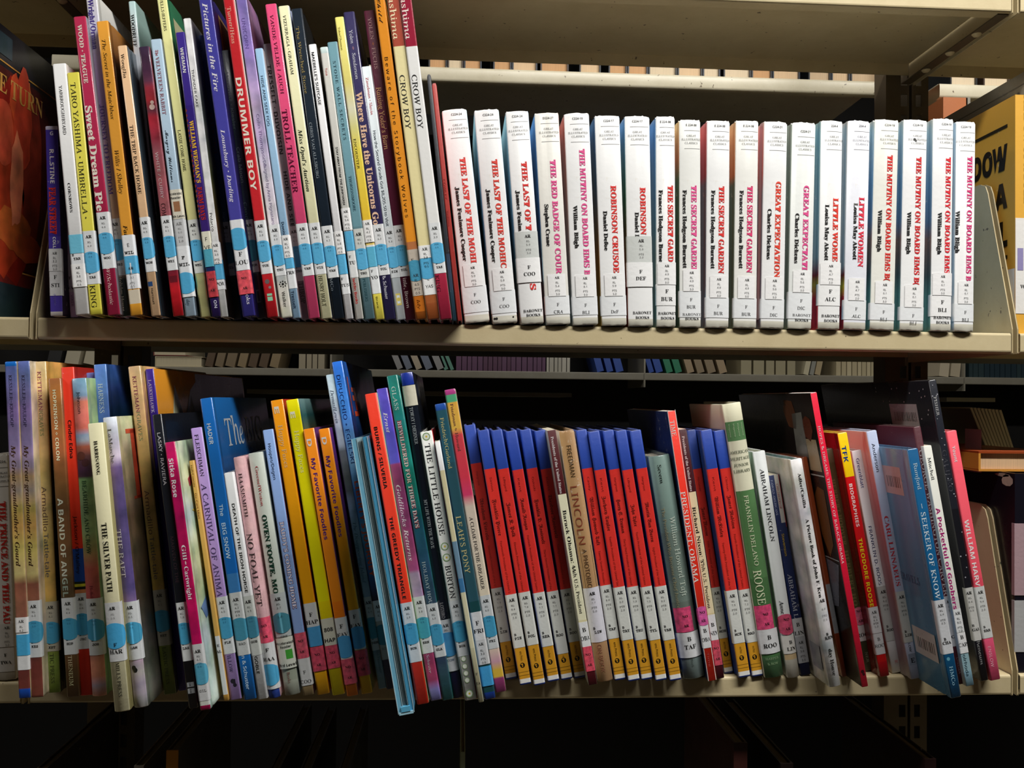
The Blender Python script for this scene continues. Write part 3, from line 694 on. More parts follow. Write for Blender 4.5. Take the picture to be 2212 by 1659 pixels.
pbk((577, 94), (661, 699), 20, [(90, '9b9da4'), (500, '8f8d94'), (600, '887c8c')], 'grey book with heavy black sans capitals, left of the pink one', [V('TRESSELT · DUVOISIN', 140, 337, 12, '1c1c1c', 'S', -.1), V('HIDE AND SEE', 375, 496, 11, '1c1c1c', 'S', .1), V('THROP', 618, 664, 13, '1c1c1c', 'r', .1)],
    ARL(495, '4.1', 'TRE', 615, c='d0d2d4', cls='F'), Y=.0, mat='gloss')
pbk((584, 8), (679, 697), 25, 'e5517f', 'hot pink picture book with dark maroon serif capitals and a green edge', [V('VANDE VELDE / AUCH', 32, 206, 10, '5c1830', 'r'), V('TROLL TEACHER', 240, 423, 16, '5a1430', 'B')],
    ARL(490, '4.0', 'VAN', 604), cr='1f6a50', mat='gloss')
pbk((612, 12), (706, 701), 24, 'eeebc0', 'cream picture book with a bold italic title, right of the pink one', [V('VIZURRAGA – GRAHAM', 33, 164, 9, '3a3a2c', 'r'), V("Miss Opal's Auction", 285, 422, 12, '222a1c', 'I'), V('HENRY HOLT', 607, 674, 12, '33331f', 'r')],
    ARL(491, '4.6', 'VIZ', 604), cr='96a0ba')
pbk((640, 18), (732, 702), 24, '1c2733', 'glossy black picture book with faint gold and silver lettering', [V('The Wretched Stone', 58, 206, 9, 'a8935c', 'r', -.2), V('CHRIS VAN ALLSBURG', 270, 393, 8, '9aa4ac', 'r', -.2), V('MCo', 612, 640, 8, '7a848c', 'r', -.3)],
    ARL(498, '4.3', 'VAN', 612), mat='gloss', cr='14181c', dep=.24)
pbk((674, 95), (755, 703), 17.5, 'ececee', 'slim white book with bold black sans capitals near its top', [V("MAEBELLE'S SUITCASE", 113, 230, 8, '15181c', 'h')],
    [('call_label', 'label', [R(509, 648, 'e4e6e8'), U('F', 613, 8, '222222', 'B', -.4), U('TUS', 627, 9, '222222', 'B', 0, 1)]), BD(561, 604), SM(510, '2.8', '0.5', 50)], cr='3a3530')
pbk((699, 101), (777, 703), 18, [(98, 'cfe2e0'), (115, 'eae9e2')], 'thin off-white book with tiny black capitals ending in an exclamation mark', [V('Tusa', 148, 164, 7, 'c83a30', 's'), V('STAY AWAY FROM THE JUNKYARD!', 323, 451, 6.5, '222222', 'h'), V('laddin Books', 613, 669, 8, 'c22a26', 'h')],
    [('call_label', 'label', [R(507, 611, 'e2e4e4'), U('F', 564, 8, '222222', 'B', -.3), U('TU', 577, 10, '222222', 'B')]), BD(509, 552), SM(458, '3.4')], cr='3c6a50')
pbk((717, 90), (799, 705), 23, [(88, '6f9aa6'), (500, '688c96')], 'dusty teal book with widely spaced dark small capitals', [V('STONE WALL SECRETS', 133, 308, 8, '2c4450', 'r', 0, 1.2), V('THORSON/MOORE', 388, 466, 8, '2c4a5a', 'r'), V('PUBLISHERS', 615, 665, 8, '2f5660', 'r')],
    ARL(505, '5.2', 'THO', 613, c='cfd2ce'), mat='gloss', cr='b08070')
pbk((732, 36), (821, 705), 20, [(32, 'ece37e'), (180, 'ece084'), (240, 'e8e6c8'), (280, 'e0dc90'), (330, 'f0dc58'), (480, 'efc83c'), (600, 'efe0a0'), (650, 'ecdf5c')], 'yellow picture book with a bright blue board and thin brown letters', [V('Yolen/Shannon', 58, 110, 6, '8a7a2c', 'r', -.2), V('ENCOUNTER', 306, 373, 7.5, '33331f', 'r', -.1), V('Brace', 655, 680, 6, '4a4a1c', 's')],
    [('call_label', 'label', [R(541, 648, 'e6eaec'), U('F', 597, 8, '222222', 'B', -.3), U('YO', 611, 10, '222222', 'B')]), BD(545, 589, '5ab4d6'), SM(486, '4.2')], grad=True, cr=[(32, '3d83c6'), (180, '5a90d8'), (260, '3c4a5c'), (300, 'b0b6b0')], mat='gloss')
pbk((753, 25), (843, 706), 25, '342f5a', 'deep navy picture book with a large cream and pink ornamental title', [V('Yolen', 65, 96, 10, 'd9dae6', 'r'), V('◆', 102, 110, 7, 'd49aa4', 's'), V('Sanderson', 117, 175, 10, 'd9dae6', 'r'), V('Where Have the Unicorns Go', 203, 497, 18, 'e6bfa4', 'X', .05), V('& Schuster', 610, 661, 9, 'd9dae6', 'r')],
    ARL(496, '4.3', 'YOL', 608), mat='gloss', cr='16142a', dep=.23)
pbk((790, 143), (867, 705), 22, 'dfe9ef', 'pale icy blue book with small red and handwritten lettering', [V('Zimelman · Slavin', 168, 251, 8, 'd0545c', 'r'), V('How the Second Grade Got $8,205.50 to Visit', 286, 498, 9, '3a4650', 's', 0, .95), R(647, 673, 'd9c768', -.42, .42), R(651, 669, 'dfe9ef', -.26, .26), D(660, 4, 'd9c768')],
    ARL(500, '5.4', 'ZIM', 612, c='d2d7da'))
pbk((797, 22), (887, 708), 25, '5a2036', 'maroon picture book with tall gold condensed letters', [V('YOLEN', 38, 87, 10, 'cfa8a8', 'r'), V('◆', 93, 100, 7, 'e08a50', 's'), V('FUCHS', 105, 152, 10, 'cfa8a8', 'r'), V("Raising Yoder's Barn", 193, 331, 15, 'd9a878', 'r'), V('ittle, Brown', 615, 682, 10, 'd8c4c4', 'r')],
    ARL(499, '4.2', 'YOL', 612), mat='gloss')
pbk((818, -10), (910, 707), 24, [(0, 'e8942a'), (536, 'b87448'), (655, 'c06c20'), (690, '8a4a18')], 'orange picture book with widely spaced brush lettering down its whole spine', [V('Child', -6, 52, 12, '3a2410', 'c'), V('Beware of the Storybook Wolves', 127, 482, 11, '33200c', 's', 0, 1.35), V('ldy', 664, 684, 9, '6a3408', 'i')],
    [('call_label', 'label', [R(553, 655, 'bdb2a4'), U('E', 575, 9, '444444', 'B', -.2), U('CHI', 590, 9, '3c6a7a', 'B'), U('4.5', 629, 7.5, '444444', 's'), U('PTS', 639, 7.5, '444444', 's'), U('0.5', 648, 7.5, '444444', 's')]), ('dot_sticker', 'label', [D(600, 23, '3f93b4'), U('AR', 609, 9, '26313a', 'B'), U('RL', 620, 7, '2a4a5a', 's')])], mat='gloss', Y=-.02)
pbk((848, -12), (936, 708), 28, [(0, 'aa442e'), (103, 'e9dda6'), (654, 'a45a2c'), (672, '9a5024')], 'tall book with a rust red top and cream spine, left of a near twin', [V('Yashima', -30, 88, 18, 'f0dcb4', 'r', -.1), V('CROW BOY', 167, 287, 16, '2c2c26', 'r', 0)],
    [('call_label', 'label', [R(545, 654, 'eef0f2'), U('E', 617, 10, '333333', 's'), U('YAS', 634, 10, '333333', 's')]), ('dot_sticker', 'label', [D(595, 24, '4fabd8')]), ('reading_label', 'label', [R(546, 573, 'eef0f2', -.8, .8), U('AR', 552, 9, '111111', 'B'), U('RL', 563, 7, '222222', 's'), U('3.9', 571, 7, '222222', 's'), U('PTS', 583, 7, '222222', 's'), U('0.5', 590, 7, '222222', 's')])], Y=-.022)
pbk((874, -14), (963, 711), 27, [(0, '9a1f3a'), (104, 'ececea'), (609, 'b02c48')], 'tall book with a crimson top and white spine, nearest the row of white classics', [V('Yashima', -30, 88, 18, 'f2dcd4', 'r', -.1), V('CROW BOY', 167, 287, 16, '2c2c2c', 'r', 0), V('KING', 612, 650, 12, '5a1428', 'r', -.4)],
    ARL(497, '3.9', 'YAS', 609), mat='gloss', cr=[(0, '6a1a30'), (104, '7c2a38'), (106, 'c9c9c8'), (300, '9a9a9a')], Y=-.024, dep=.12)
bk('picture_book', (926, 160), (982, 709), 9, [(160, '23262e'), (560, '2c3a50'), (640, '1d3a4a')], 'thin worn black book between the white-spined tall book and the thin red one', [], [], dep=.16, mat='worn', group=PB['group'])
bk('picture_book', (937, 179), (993, 712), 11, 'b23a34', 'thin red worn book leaning against the first white classic', [V('COWLEY', 395, 440, 6, '8a2420', 's'), V('Yashima', 465, 500, 6, '8a2420', 's')], [], dep=.12, mat='worn', cr='b43c36', group=PB['group'])

# ------------------------------------------------------------------ upper shelf, right half: a run of white hardbacks
RED, PNK = 'd9302c', 'dd4a8c'
def classic(xt, yt, xb, yb, w, code, title, ty0, ty1, author, ay0, ay1, col, lab, sy=None, val='5.9', pts='3.0', fl=None, cr='7ab8dc', cl='cfd6da', mode='low', white='eceded', dy=0, ts=.36, au=-.34, hs=.1, head='6a6a6a', extra=()):
    y = yt-2+dy
    tx = [U(code, y+14, 6.5, '333333', 'h', hs), R(y+27, y+27.8, '888888', -.55+hs*.5, .85+hs*.2), U('GREAT', y+38, 6, head, 'r', hs), U('ILLUSTRATED', y+46, 6, head, 'r', hs, .86), U('CLASSICS', y+54, 6, head, 'r', hs), R(y+67, y+67.8, '888888', -.55+hs*.5, .85+hs*.2),
          V(title, ty0, ty1, 17, col, 'X', ts), V(author, ay0, ay1, 12, '1a1a1a', 'X', au)]+list(extra)
    pt = []
    a, b = fl
    if mode == 'low':      # shelf mark on a clear-edged label at the foot, small sticker above
        pt.append(FL(sy+48, yb-22, a, b, sy+66, sy+82, 9.5, 'r', 'e6e9eb', .05))
        pt.append(SM(sy, val, pts, s=.08, l=-.62, r=.72))
    elif mode == 'high':
        pt.append(('spine_label', 'label', [R(sy, sy+66, 'cbcfcc'), U('AR', sy+9, 9, '333333', 'X', .12), U('RL', sy+20, 6.5, '777777', 'm', .12), U(val, sy+28, 6.5, '777777', 'm', .12), U('PTS', sy+39, 6.5, '777777', 'm', .12), U(pts, sy+46, 6.5, '777777', 'm', .12)]))
        pt.append(FL(sy+58, sy+112, a, b, sy+77, sy+92, 11, 'B', 'eef0f2', .05))
    else:
        pt.append(FL(sy+48, sy+95, a, b, sy+62, sy+79, 12, 'B', 'eef0f1', .05))
        pt.append(SM(sy, val, pts, s=.05, l=-.8, r=.95))
    if mode != 'low' or code == 'C224-21' and 'EXPECTATI' == title[-9:]:
        tx += [U('BARONET', yb-30 if yb < 712 else yb-31, 8.5, '1c1c1c', 'B', .12), U('BOOKS', yb-20.5, 8.5, '1c1c1c', 'B', .12)]
    bk('hardcover_book', (xt, yt), (xb, yb), w, [(0, white), (yb-16, 'd6d3c4')], lab, tx, pt, Y=-.003, dep=.135, mat='worn', b=.0012, cr=cr, cl=cl, page='cfc6b0', group='white hardback classics on the upper shelf')
MO = 'THE MUTINY ON BOARD HMS BOUNTY'
BB = [(240, 'b0e2f6'), (430, '86ccf0'), (520, '64a4cc'), (600, '5a7468'), (700, 'b8644c')]
classic(980, 235, 1031, 707, 56, 'C224-24', 'THE LAST OF THE MOHI', 344, 577, 'James Fenimore Cooper', 407, 571, 'e2403a', 'first white classic from the left, beside the thin red book', 579, '5.9', '3.0', ('F', 'COO'), cr=BB, hs=.15, ts=.32)
classic(1050, 236, 1091, 708, 56, 'C224-24', 'THE LAST OF THE MOHIC', 348, 588, 'James Fenimore Cooper', 412, 574, 'dc3a2c', 'second white classic from the left, with a scuffed black corner at its foot', 588, '5.9', '3.0', ('F', 'COO'), cr=BB)
BOOKS[-1]['tx'] += [D(697, 2.6, '222222', -.75), D(697, 2.8, '2a2a2a', -.6), D(696, 2, '222222', .65)]
classic(1116, 239, 1150, 710, 52, 'C224-24', 'THE LAST OF T', 353, 505, 'James Fenim', 415, 505, 'd9302c', 'white classic marked COO on a high label, with one red letter below it', 507, '5.9', '3.0', ('F', 'COO'), mode='high', cr=[(240, '7ab0dc'), (500, '3a6aa0'), (600, 'a84a34')], hs=0, extra=[V('S', 622, 636, 17, 'd9302c', 'X', .36)])
classic(1180, 243, 1206, 713, 55, 'D224-27', 'THE RED BADGE OF COUR', 349, 602, 'Stephen Crane', 447, 540, PNK, 'yellowed white classic with pink capitals and the call letters CRA', 602, '5.4', '3.0', ('F', 'CRA'), cl=[(240, '9ac4e4'), (700, '9cc8d8')], cr=[(240, 'd9604a'), (500, 'c9a090'), (700, '8aa4a4')], white='e2e1da')
classic(1245, 244, 1265, 715, 57, 'C224-19', 'THE MUTINY ON BOARD HMS B', 325, 605, 'William Bligh', 450, 545, PNK, 'white classic with pink capitals, between the CRA book and a red-lettered one', 604, '6.1', '3.0', ('F', 'BLI'), cr=[(240, '4a8ac8'), (400, '3a80d0'), (560, 'a07060'), (700, '5a6a70')], hs=.05)
classic(1311, 249, 1327, 716, 57, 'C224-17', 'ROBINSON CRUSOE', 406, 600, 'Daniel Defoe', 462, 550, RED, 'white classic with grubby top corners and the call letters DeF', 602, '5.9', '3.0', ('F', 'DeF'), cr=[(240, '5aa0d8'), (430, '3a7a50'), (560, '9a8050'), (640, 'a83a2c')], cl=[(240, '8a9aa0'), (600, 'c9a850')], hs=.1)
classic(1376, 250, 1384, 717, 57, 'C224-17', 'ROBINSON', 410, 515, 'Daniel I', 465, 520, RED, 'white classic marked DEF in capitals below a grey reading label', 518, '5.9', '3.0', ('F', 'DEF'), mode='high', cr=[(240, '3a90d0'), (600, '7ab0c0')], cl=[(240, 'b8cfe6'), (430, '8ab0a0'), (560, 'a0522c'), (700, '8a3a20')], hs=0, ts=.4, au=-.1)
classic(1437, 251, 1439, 717, 44, 'E 224-38', 'THE SECRET GARD', 405, 574, 'Frances Hodgson Burne', 415, 575, 'd62c28', 'narrowest red-lettered classic marked BUR, with large bold call letters', 575, '4.9', '3.0', ('F', 'BUR'), mode='mid', cr='d9c9a8', cl=[(250, 'aac8e0'), (600, 'a0b0a8')], ts=.55, au=-.4, hs=0)
classic(1490, 258, 1491, 718, 49, 'E 224-38', 'THE SECRET GARDEI', 405, 592, 'Frances Hodgson Burnett', 415, 588, PNK, 'first pink-lettered classic marked BUR, with grey publisher words at its foot', 590, '4.9', '3.0', ('F', 'BUR'), cr='d97a6a', cl=[(258, 'ecd9b0'), (340, 'dc9a80'), (390, '6a8a7a'), (600, '4a6a60')], ts=.42, white='e6e7e3', au=-.4)
BOOKS[-1]['tx'] += [U('BARONET', 689, 8.5, '2a2a2a', 'B', .12), U('BOOKS', 698, 8.5, '2a2a2a', 'B', .12)]
classic(1552, 260, 1549, 720, 53, 'E 224-38', 'THE SECRET GARDEN', 407, 600, 'Frances Hodgson Burnett', 416, 590, RED, 'red-lettered classic marked BUR in thin letters', 605, '4.9', '3.0', ('F', 'BUR'), cl=[(258, 'e0a0a8'), (380, 'c08090'), (400, '8aa4b4'), (600, '7a98a8')], cr='d8b08a')
classic(1614, 260, 1609, 720, 53, 'E 224-38', 'THE SECRET GARDEN', 406, 598, 'Frances Hodgson Burnett', 416, 589, 'd83a70', 'second pink-lettered classic marked BUR, left of the first DIC book', 606, '4.9', '3.0', ('F', 'BUR'), cl=[(258, 'eccfa8'), (380, 'e09a78'), (400, '7a948c'), (600, '6a8078')], cr='d8707a', white='e9e9e4')
classic(1676, 262, 1668, 720, 54, 'C224-21', 'GREAT EXPECTATION', 396, 608, 'Charles Dickens', 457, 568, 'e0402c', 'red-lettered classic marked DIC, with a torn reading sticker', 607, '5.6', '3.0', ('F', 'DIC'), cl=[(258, 'ecd4c8'), (380, 'd89a90'), (420, '9ab4b8'), (600, '7a909c')], cr='b8b0a8')
BOOKS[-1]['tx'] += [SR('L', .004, .012, 262, 700, 'd8dcd8')]
classic(1737, 264, 1727, 721, 55, 'C224-21', 'GREAT EXPECTATI', 405, 592, 'Charles Dickens', 467, 577, PNK, 'pink-lettered classic marked DIC, with the lowest head printing', 592, '5.6', '3.0', ('F', 'DIC'), dy=8, cl=[(258, 'a8b8b0'), (600, '8a9c94')], white='e2e5e2')
classic(1797, 260, 1790, 721, 51, '224-4', 'LITTLE WOME', 432, 572, 'Louisa May Alcott', 447, 570, 'e23a2c', 'bright red-lettered classic marked ALC in large bold letters', 574, '4.7', '2.0', ('F', 'ALC'), mode='mid', cl=[(258, 'a8c4c0'), (560, 'a8b8b8'), (600, '8a2030'), (620, 'b8a040'), (650, 'c02c3c')], ts=.5, au=-.25, hs=.2)
classic(1856, 260, 1846, 721, 52, '224-4', 'LITTLE WOMEN', 430, 583, 'Louisa May Alcott', 443, 568, 'e0324a', 'classic marked ALC in thin small letters with a rose red title', 608, '4.7', '2.0', ('F', 'ALC'), cl=[(258, 'd0c8c0'), (580, 'c0c0c0'), (600, '8a1c28'), (625, 'c8b838'), (650, 'a82030')], hs=.25, ts=.42, au=-.1, head='888888', white='e4e6ee')
MC = [(258, 'd0d4cc'), (400, '8ab0cc'), (480, '7a94b0'), (520, '9a7468'), (600, '5a6a6a'), (640, '6a9890')]
classic(1916, 258, 1905, 721, 57, 'C224-19', 'THE MUTINY ON BOARD HMS B(', 337, 613, 'William Bligh', 458, 550, RED, 'first of the long-titled red classics marked BLI, right of the ALC books', 614, '6.1', '3.0', ('F', 'BLI'), cl=MC, hs=.2, white='e7e7df')
classic(1978, 258, 1969, 722, 56, 'C224-19', 'THE MUTINY ON BOARD HMS B(', 341, 622, 'William Bligh', 462, 555, 'd42c30', 'middle red-lettered BLI classic, with an ink blot on its head printing', 622, '6.1', '3.0', ('F', 'BLI'), cl=MC, hs=.15)
BOOKS[-1]['tx'] += [D(303, 3, '444444', -.1), D(306, 2.4, '555555', 0)]
classic(2038, 256, 2032, 721, 49, 'C224-19', 'THE MUTINY ON BOARD HMS', 341, 595, 'William Bligh', 462, 554, 'e02c38', 'tallest red-lettered BLI classic with bold call letters and publisher words', 594, '6.1', '3.0', ('F', 'BLI'), mode='mid', cl=MC, hs=.25, ts=.55, au=-.2)
classic(2087, 262, 2082, 720, 46, 'C224-19', 'THE MUTINY ON BOARD HMS B', 339, 610, 'William Bligh', 458, 550, 'd8407c', 'pink-lettered classic marked BLI at the right end of the upper shelf', 611, '6.1', '3.0', ('F', 'BLI'), cr='6a9cd0', hs=-.05, ts=.45, au=-.65)

# ------------------------------------------------------------------ lower shelf, left half: picture books
GLO = 1.45
def lbk(T, B, w, bands, lab, tx=(), pt=(), **k):
    k.setdefault('group', 'picture books leaning on the lower shelf'); k.setdefault('gain', GLO)
    bk(k.pop('name', 'picture_book'), T, B, w, bands, lab, tx, pt, shelf='L', **k)
LW = 'c8cacb'
def lARL(y, val='4.0', call='', y1=None, **k):
    k.setdefault('c', 'c4c8ca'); k.setdefault('dc', '3f93b8'); return ARL(y, val, call, y1, **k)
bk('hardcover_book', (-12, 982), (6, 1475), 56, [(0, 'd6d2cc'), (1452, 'b0a898')], 'white classic with red capitals cut off by the left edge of the picture', [U('C224', 997, 7, '333333', 'h', .5), R(1011, 1012, '777777', -.2, .9), U('GREAT', 1022, 6, '444444', 'r', .5), U('ILLUSTRATED', 1030, 6, '444444', 'r', .35, .9), U('CLASSICS', 1040, 6, '444444', 'r', .45), R(1052, 1053, '777777', -.2, .9),
   V('THE PRINCE AND THE PAU', 1085, 1353, 17, 'c8281e', 'X', .55), V('Mark Twain', 1200, 1285, 13, '151515', 'X', -.15)],
   [FL(1404, 1456, 'F', 'TWA', 1418, 1434, 9.5, 'B', 'c4c0ba', .3), ('reading_label', 'label', [R(1352, 1402, 'c9c6c0'), U('AR', 1359, 8, '2a2a2a', 'B', .45), U('RL', 1371, 6.5, '3a3a3a', 's', .45), U('5.0', 1378, 6.5, '3a3a3a', 's', .45), U('PTS', 1390, 6.5, '3a3a3a', 's', .45), U('3.0', 1397, 6.5, '3a3a3a', 's', .45)])], Y=.002, dep=.135, b=.001, mat='worn', shelf='L', gain=1.0, group=None)
GG = [(780, '5a6aa4'), (810, '5e6a98'), (880, '6e6288'), (960, '74688c'), (1010, '84748a'), (1030, 'a08060'), (1060, '8a7a70'), (1100, 'b09a50'), (1140, 'b0884c'), (1190, 'b8a860'), (1240, 'b4a870'), (1262, '7c4c3c'), (1300, '7c5440'), (1325, '8a5848'), (1440, '6c3430'), (1500, '783e34')]
gt = lambda d=0: [V('KESSLER~KRUDOP', 810+d, 922+d, 8.5, '343048', 'r', 0), V('My Great-grandmother’s Gourd', 962+d, 1224+d, 12.5, '3c2818', 'I', .05)]
lbk((22, 781), (53, 1508), 25, [(770, '1668b8')]+[(790, '1668b8'), (792, '5a6aa4')]+GG[2:-2]+[(1440, '5c2c2a'), (1486, '6a342c'), (1489, '1a48a8'), (1510, '1a48a8')], 'sunset-coloured book with a bright blue top and foot, leftmost leaning book of the lower shelf', gt(),
    [('call_label', 'label', [R(1334, 1447, LW), U('F', 1401, 8, '2a2a2a', 'X'), U('KES', 1412, 8, '2a2a2a', 'X')]), BD(1371, 1416, '3f98c4'), ('reading_label', 'label', [R(1334, 1366, 'dddfe0', -.9, .9), U('AR', 1341, 8.5, '1a1a1a', 'B'), U('RL', 1353, 6.5, '222222', 's'), U('4.2', 1361, 6.5, '222222', 's')])], grad=True, mat='art', gain=1.3)
lbk((50, 780), (80, 1506), 26, GG, 'sunset-coloured book with an all violet top, right of its blue-topped twin', gt(), lARL(1298, '4.2', 'KES', 1420), grad=True, mat='art', gain=1.3, cr='b8a890')
lbk((85, 781), (117, 1496), 27, [(780, 'd8ba84'), (960, 'c8a870'), (1100, 'c8b070'), (1280, 'bc9c50'), (1400, '90983c'), (1420, '788c40'), (1496, '6c8030')], 'first sandy tan book with magenta and green author letters', [V('KETTEMAN', 802, 887, 10.5, '8a3a5c', 'r'), V('/GRAVES', 887, 942, 10.5, '6c8450', 'r'), V('Armadillo', 1052, 1148, 14, '5a4438', 's', 0), V('Tattle-tale', 1153, 1247, 13, '4c5058', 's', 0), V('TIC PRESS', 1412, 1475, 11, '2c3814', 'r')],
    lARL(1300, '4.1', 'KET', 1407, c='a8a494'), grad=True, mat='art', cr=[(780, 'b88c48'), (900, '54502c'), (1400, '2c3020')], gain=1.3)
lbk((117, 817), (158, 1505), 27, [(815, '94602e'), (980, '8a5a34'), (1100, '6c4a2c'), (1300, '7a5a3c'), (1414, '5c4028')], 'mottled brown book with cream lettering and pale weathered capitals', [V('HOPKINSON ◆ COLÓN', 842, 995, 10, 'dccfb0', 'S'), V('A BAND OF ANGEL', 1077, 1290, 16, 'e0d8bc', 'S'), V('THENEUM', 1416, 1481, 11, 'c0b090', 'r')],
    lARL(1292, '4.4', 'HOP', 1414), grad=True, mat='art2', gain=1.3)
lbk((145, 793), (187, 1502), 28, [(790, 'e0341c'), (1180, 'de2e1c'), (1186, '1a4498'), (1255, '1a4498'), (1257, '1c2c20'), (1262, 'c8c030'), (1268, '181818'), (1274, 'cc8050'), (1282, '141414'), (1286, 'd2301e')], 'vermilion book with a blue patch and black sans lettering', [V('Cinder Edna', 908, 990, 10, '1c1412', 'h'), V('Jackson / O’Malley', 1115, 1240, 10, '1c1412', 's')],
    lARL(1282, '4.6', 'JAC', 1402), cr='8a1c14', grad=False, gain=1.15)
lbk((170, 817), (215, 1503), 31, [(815, '6c98b0'), (855, '80a0b8'), (868, 'dc8468'), (925, 'd87464'), (940, '8498b0'), (952, '94a0ac'), (965, 'a05a44'), (985, '5c3c3c'), (1015, '482e48'), (1030, '4c3444'), (1036, '7c9c6c'), (1150, '8aa070'), (1190, '98885c'), (1230, 'b05c50'), (1290, '9c4c4c'), (1415, 'd48c74'), (1460, 'cc8470'), (1480, '98889c'), (1500, 'c48474')], 'book with a painted red rock sky, green middle and salmon foot', [V('Johnson', 846, 893, 10, '222a30', 's'), V('BEARHIDE AND CROW', 1038, 1198, 12, '2e4c34', 'r'), V('Holid', 1265, 1292, 9, '6a2c34', 'r'), D(985, 9, '5a342c', -.3), D(1000, 8, '4a2c30', .2)],
    lARL(1293, '3.9', 'JOH', 1415), grad=True, mat='art', gain=1.2, b=.0012)
lbk((195, 805), (245, 1497), 20, [(800, '7480c8'), (910, '6c74bc'), (1400, '5054a0')], 'periwinkle blue book half hidden behind a taller blue one', [V('SILENT LOTUS', 838, 907, 9, '2c3054', 'r')], [], Y=-.015, gain=1.1)
lbk((215, 787), (266, 1492), 27, [(784, '6490d4'), (850, '5c84c8'), (950, '3c68ac')], 'tall cornflower blue book with a dark blue cloudy board and white capitals', [V('HARNESS', 829, 893, 13, 'c8d8ee', 'r')], [], cr=[(784, '2c4c84'), (840, '1c3060'), (900, '14304c')], dep=.25, mat='art', gain=1.1, grad=True, Y=-.022)
lbk((205, 914), (264, 1537), 33, 'e9e4bc', 'cream book with dark capitals poking furthest below the shelf at left', [V('HARRIS/ONG', 952, 1025, 11, '2c2c24', 'B'), V('THE SILVER PATH', 1130, 1279, 16, '24241c', 'B', .1), V('MILLS PRESS', 1431, 1505, 11, '2e2e24', 'r', .1)],
    [('call_label', 'label', [R(1302, 1429, 'c8cacb'), U('AR', 1313, 9, '222222', 'X'), U('RL', 1326, 6, '777777', 'm'), U('3.5', 1334, 6, '777777', 'm'), U('HAR', 1406, 12, '1c1c1c', 'B', 0, 1)]), ('dot_sticker', 'label', [D(1374, 27, '46a6d8'), U('F', 1391, 11, '1c3040', 'B')])], cr='a8a06c', gain=1.0, b=.0008)
lbk((236, 901), (305, 1528), 30, [(898, 'ccd8e4'), (950, 'bcbccc'), (985, 'd0c4d8'), (1010, '7c649c'), (1100, '5c5080'), (1270, '544a80'), (1425, 'c8a8bc'), (1450, 'b0a8ac'), (1475, '9a8ca0'), (1528, 'a09c9c')], 'misty lavender book with a red capital on its olive board', [V('LaMarche', 926, 1000, 11, '54545c', 'r'), V('THE RAFT', 1143, 1247, 14, 'ccc8d4', 'r', -.2), D(1442, 5, '1c1c1c', -.3), D(1447, 5, '1c1c1c', -.15),
    SR('R', .016, .05, 930, 940, 'b4402c'), SR('R', .026, .035, 932, 1085, 'b4402c'), SR('R', .02, .045, 1080, 1086, 'b4402c')],
    lARL(1300, '4.1', 'LAM', 1425), grad=True, mat='art', cr=[(900, 'a8b088'), (1000, '9a8c70'), (1120, '5c4a38'), (1300, '3c342c'), (1500, '6a6c64')], b=.0015, gain=1.15)
lbk((289, 791), (367, 1500), 27, [(780, 'd0b080'), (960, 'c4a464'), (1100, 'c0a460'), (1275, 'b49848'), (1395, '7c8430'), (1500, '5c6c28')], 'second sandy tan book with magenta and green author letters, left of the black one', [V('KETTEMAN', 812, 890, 10.5, '8a4458', 'r'), V('/GRAVES', 890, 952, 10.5, '74885c', 'r'), V('Armadillo', 1060, 1155, 14, '5a4438', 's'), V('Tattle-tale', 1160, 1252, 13, '4c5058', 's'), V('LASTIC PRESS', 1398, 1478, 10, '333c14', 'r')],
    lARL(1275, '4.1', 'KET', 1395, c='a8a494'), grad=True, mat='art', cr=[(780, 'c8a068'), (900, '7c6040'), (1100, '33302c')], gain=1.15)
lbk((322, 797), (394, 1488), 19, [(795, '402c94'), (890, '382488')], 'deep violet book with a wide orange and black board showing behind the black book', [V('LASKY/HAWK', 820, 892, 8.5, 'd0c8e4', 'r'),
    SR('R', .12, .315, 800, 1100, '14120e'), SP('R', [(.052, 830), (.075, 915), (.088, 875), (.1, 840), (.14, 800), (.14, 1000), (.035, 1000), (.045, 880)], '1c1814'), SP('R', [(.048, 850), (.06, 880), (.056, 920), (.06, 960), (.036, 960), (.04, 900)], 'c8c8a4'), SP('R', [(.1, 850), (.108, 890), (.1, 930), (.112, 960), (.086, 960), (.09, 900)], 'b8c0a0')],
    [], cr=[(795, 'e89a2c'), (900, 'd8902c'), (1000, '7c4c20')], dep=.32, mat='gloss', Y=-.03, gain=1.0)
lbk((338, 895), (418, 1530), 21, '15171d', 'black book with thin white hand lettering reading down its spine', [V('LASKY · RAVIERA', 935, 1048, 10, 'c4c4c8', 's', .1), V('MARVEN OF THE', 1160, 1260, 10, '3c2c34', 's', .1), R(1474, 1484, '86898c', -.6, .6), R(1487, 1498, '86898c', -.6, .6), V('DK', 1475, 1483, 6, '222222', 's', 0), V('Ink', 1488, 1497, 6, '222222', 's', 0)],
    lARL(1302, '7.9', 'LAS', 1428, cls='F'), mat='gloss', cr='0e1016', dep=.22)
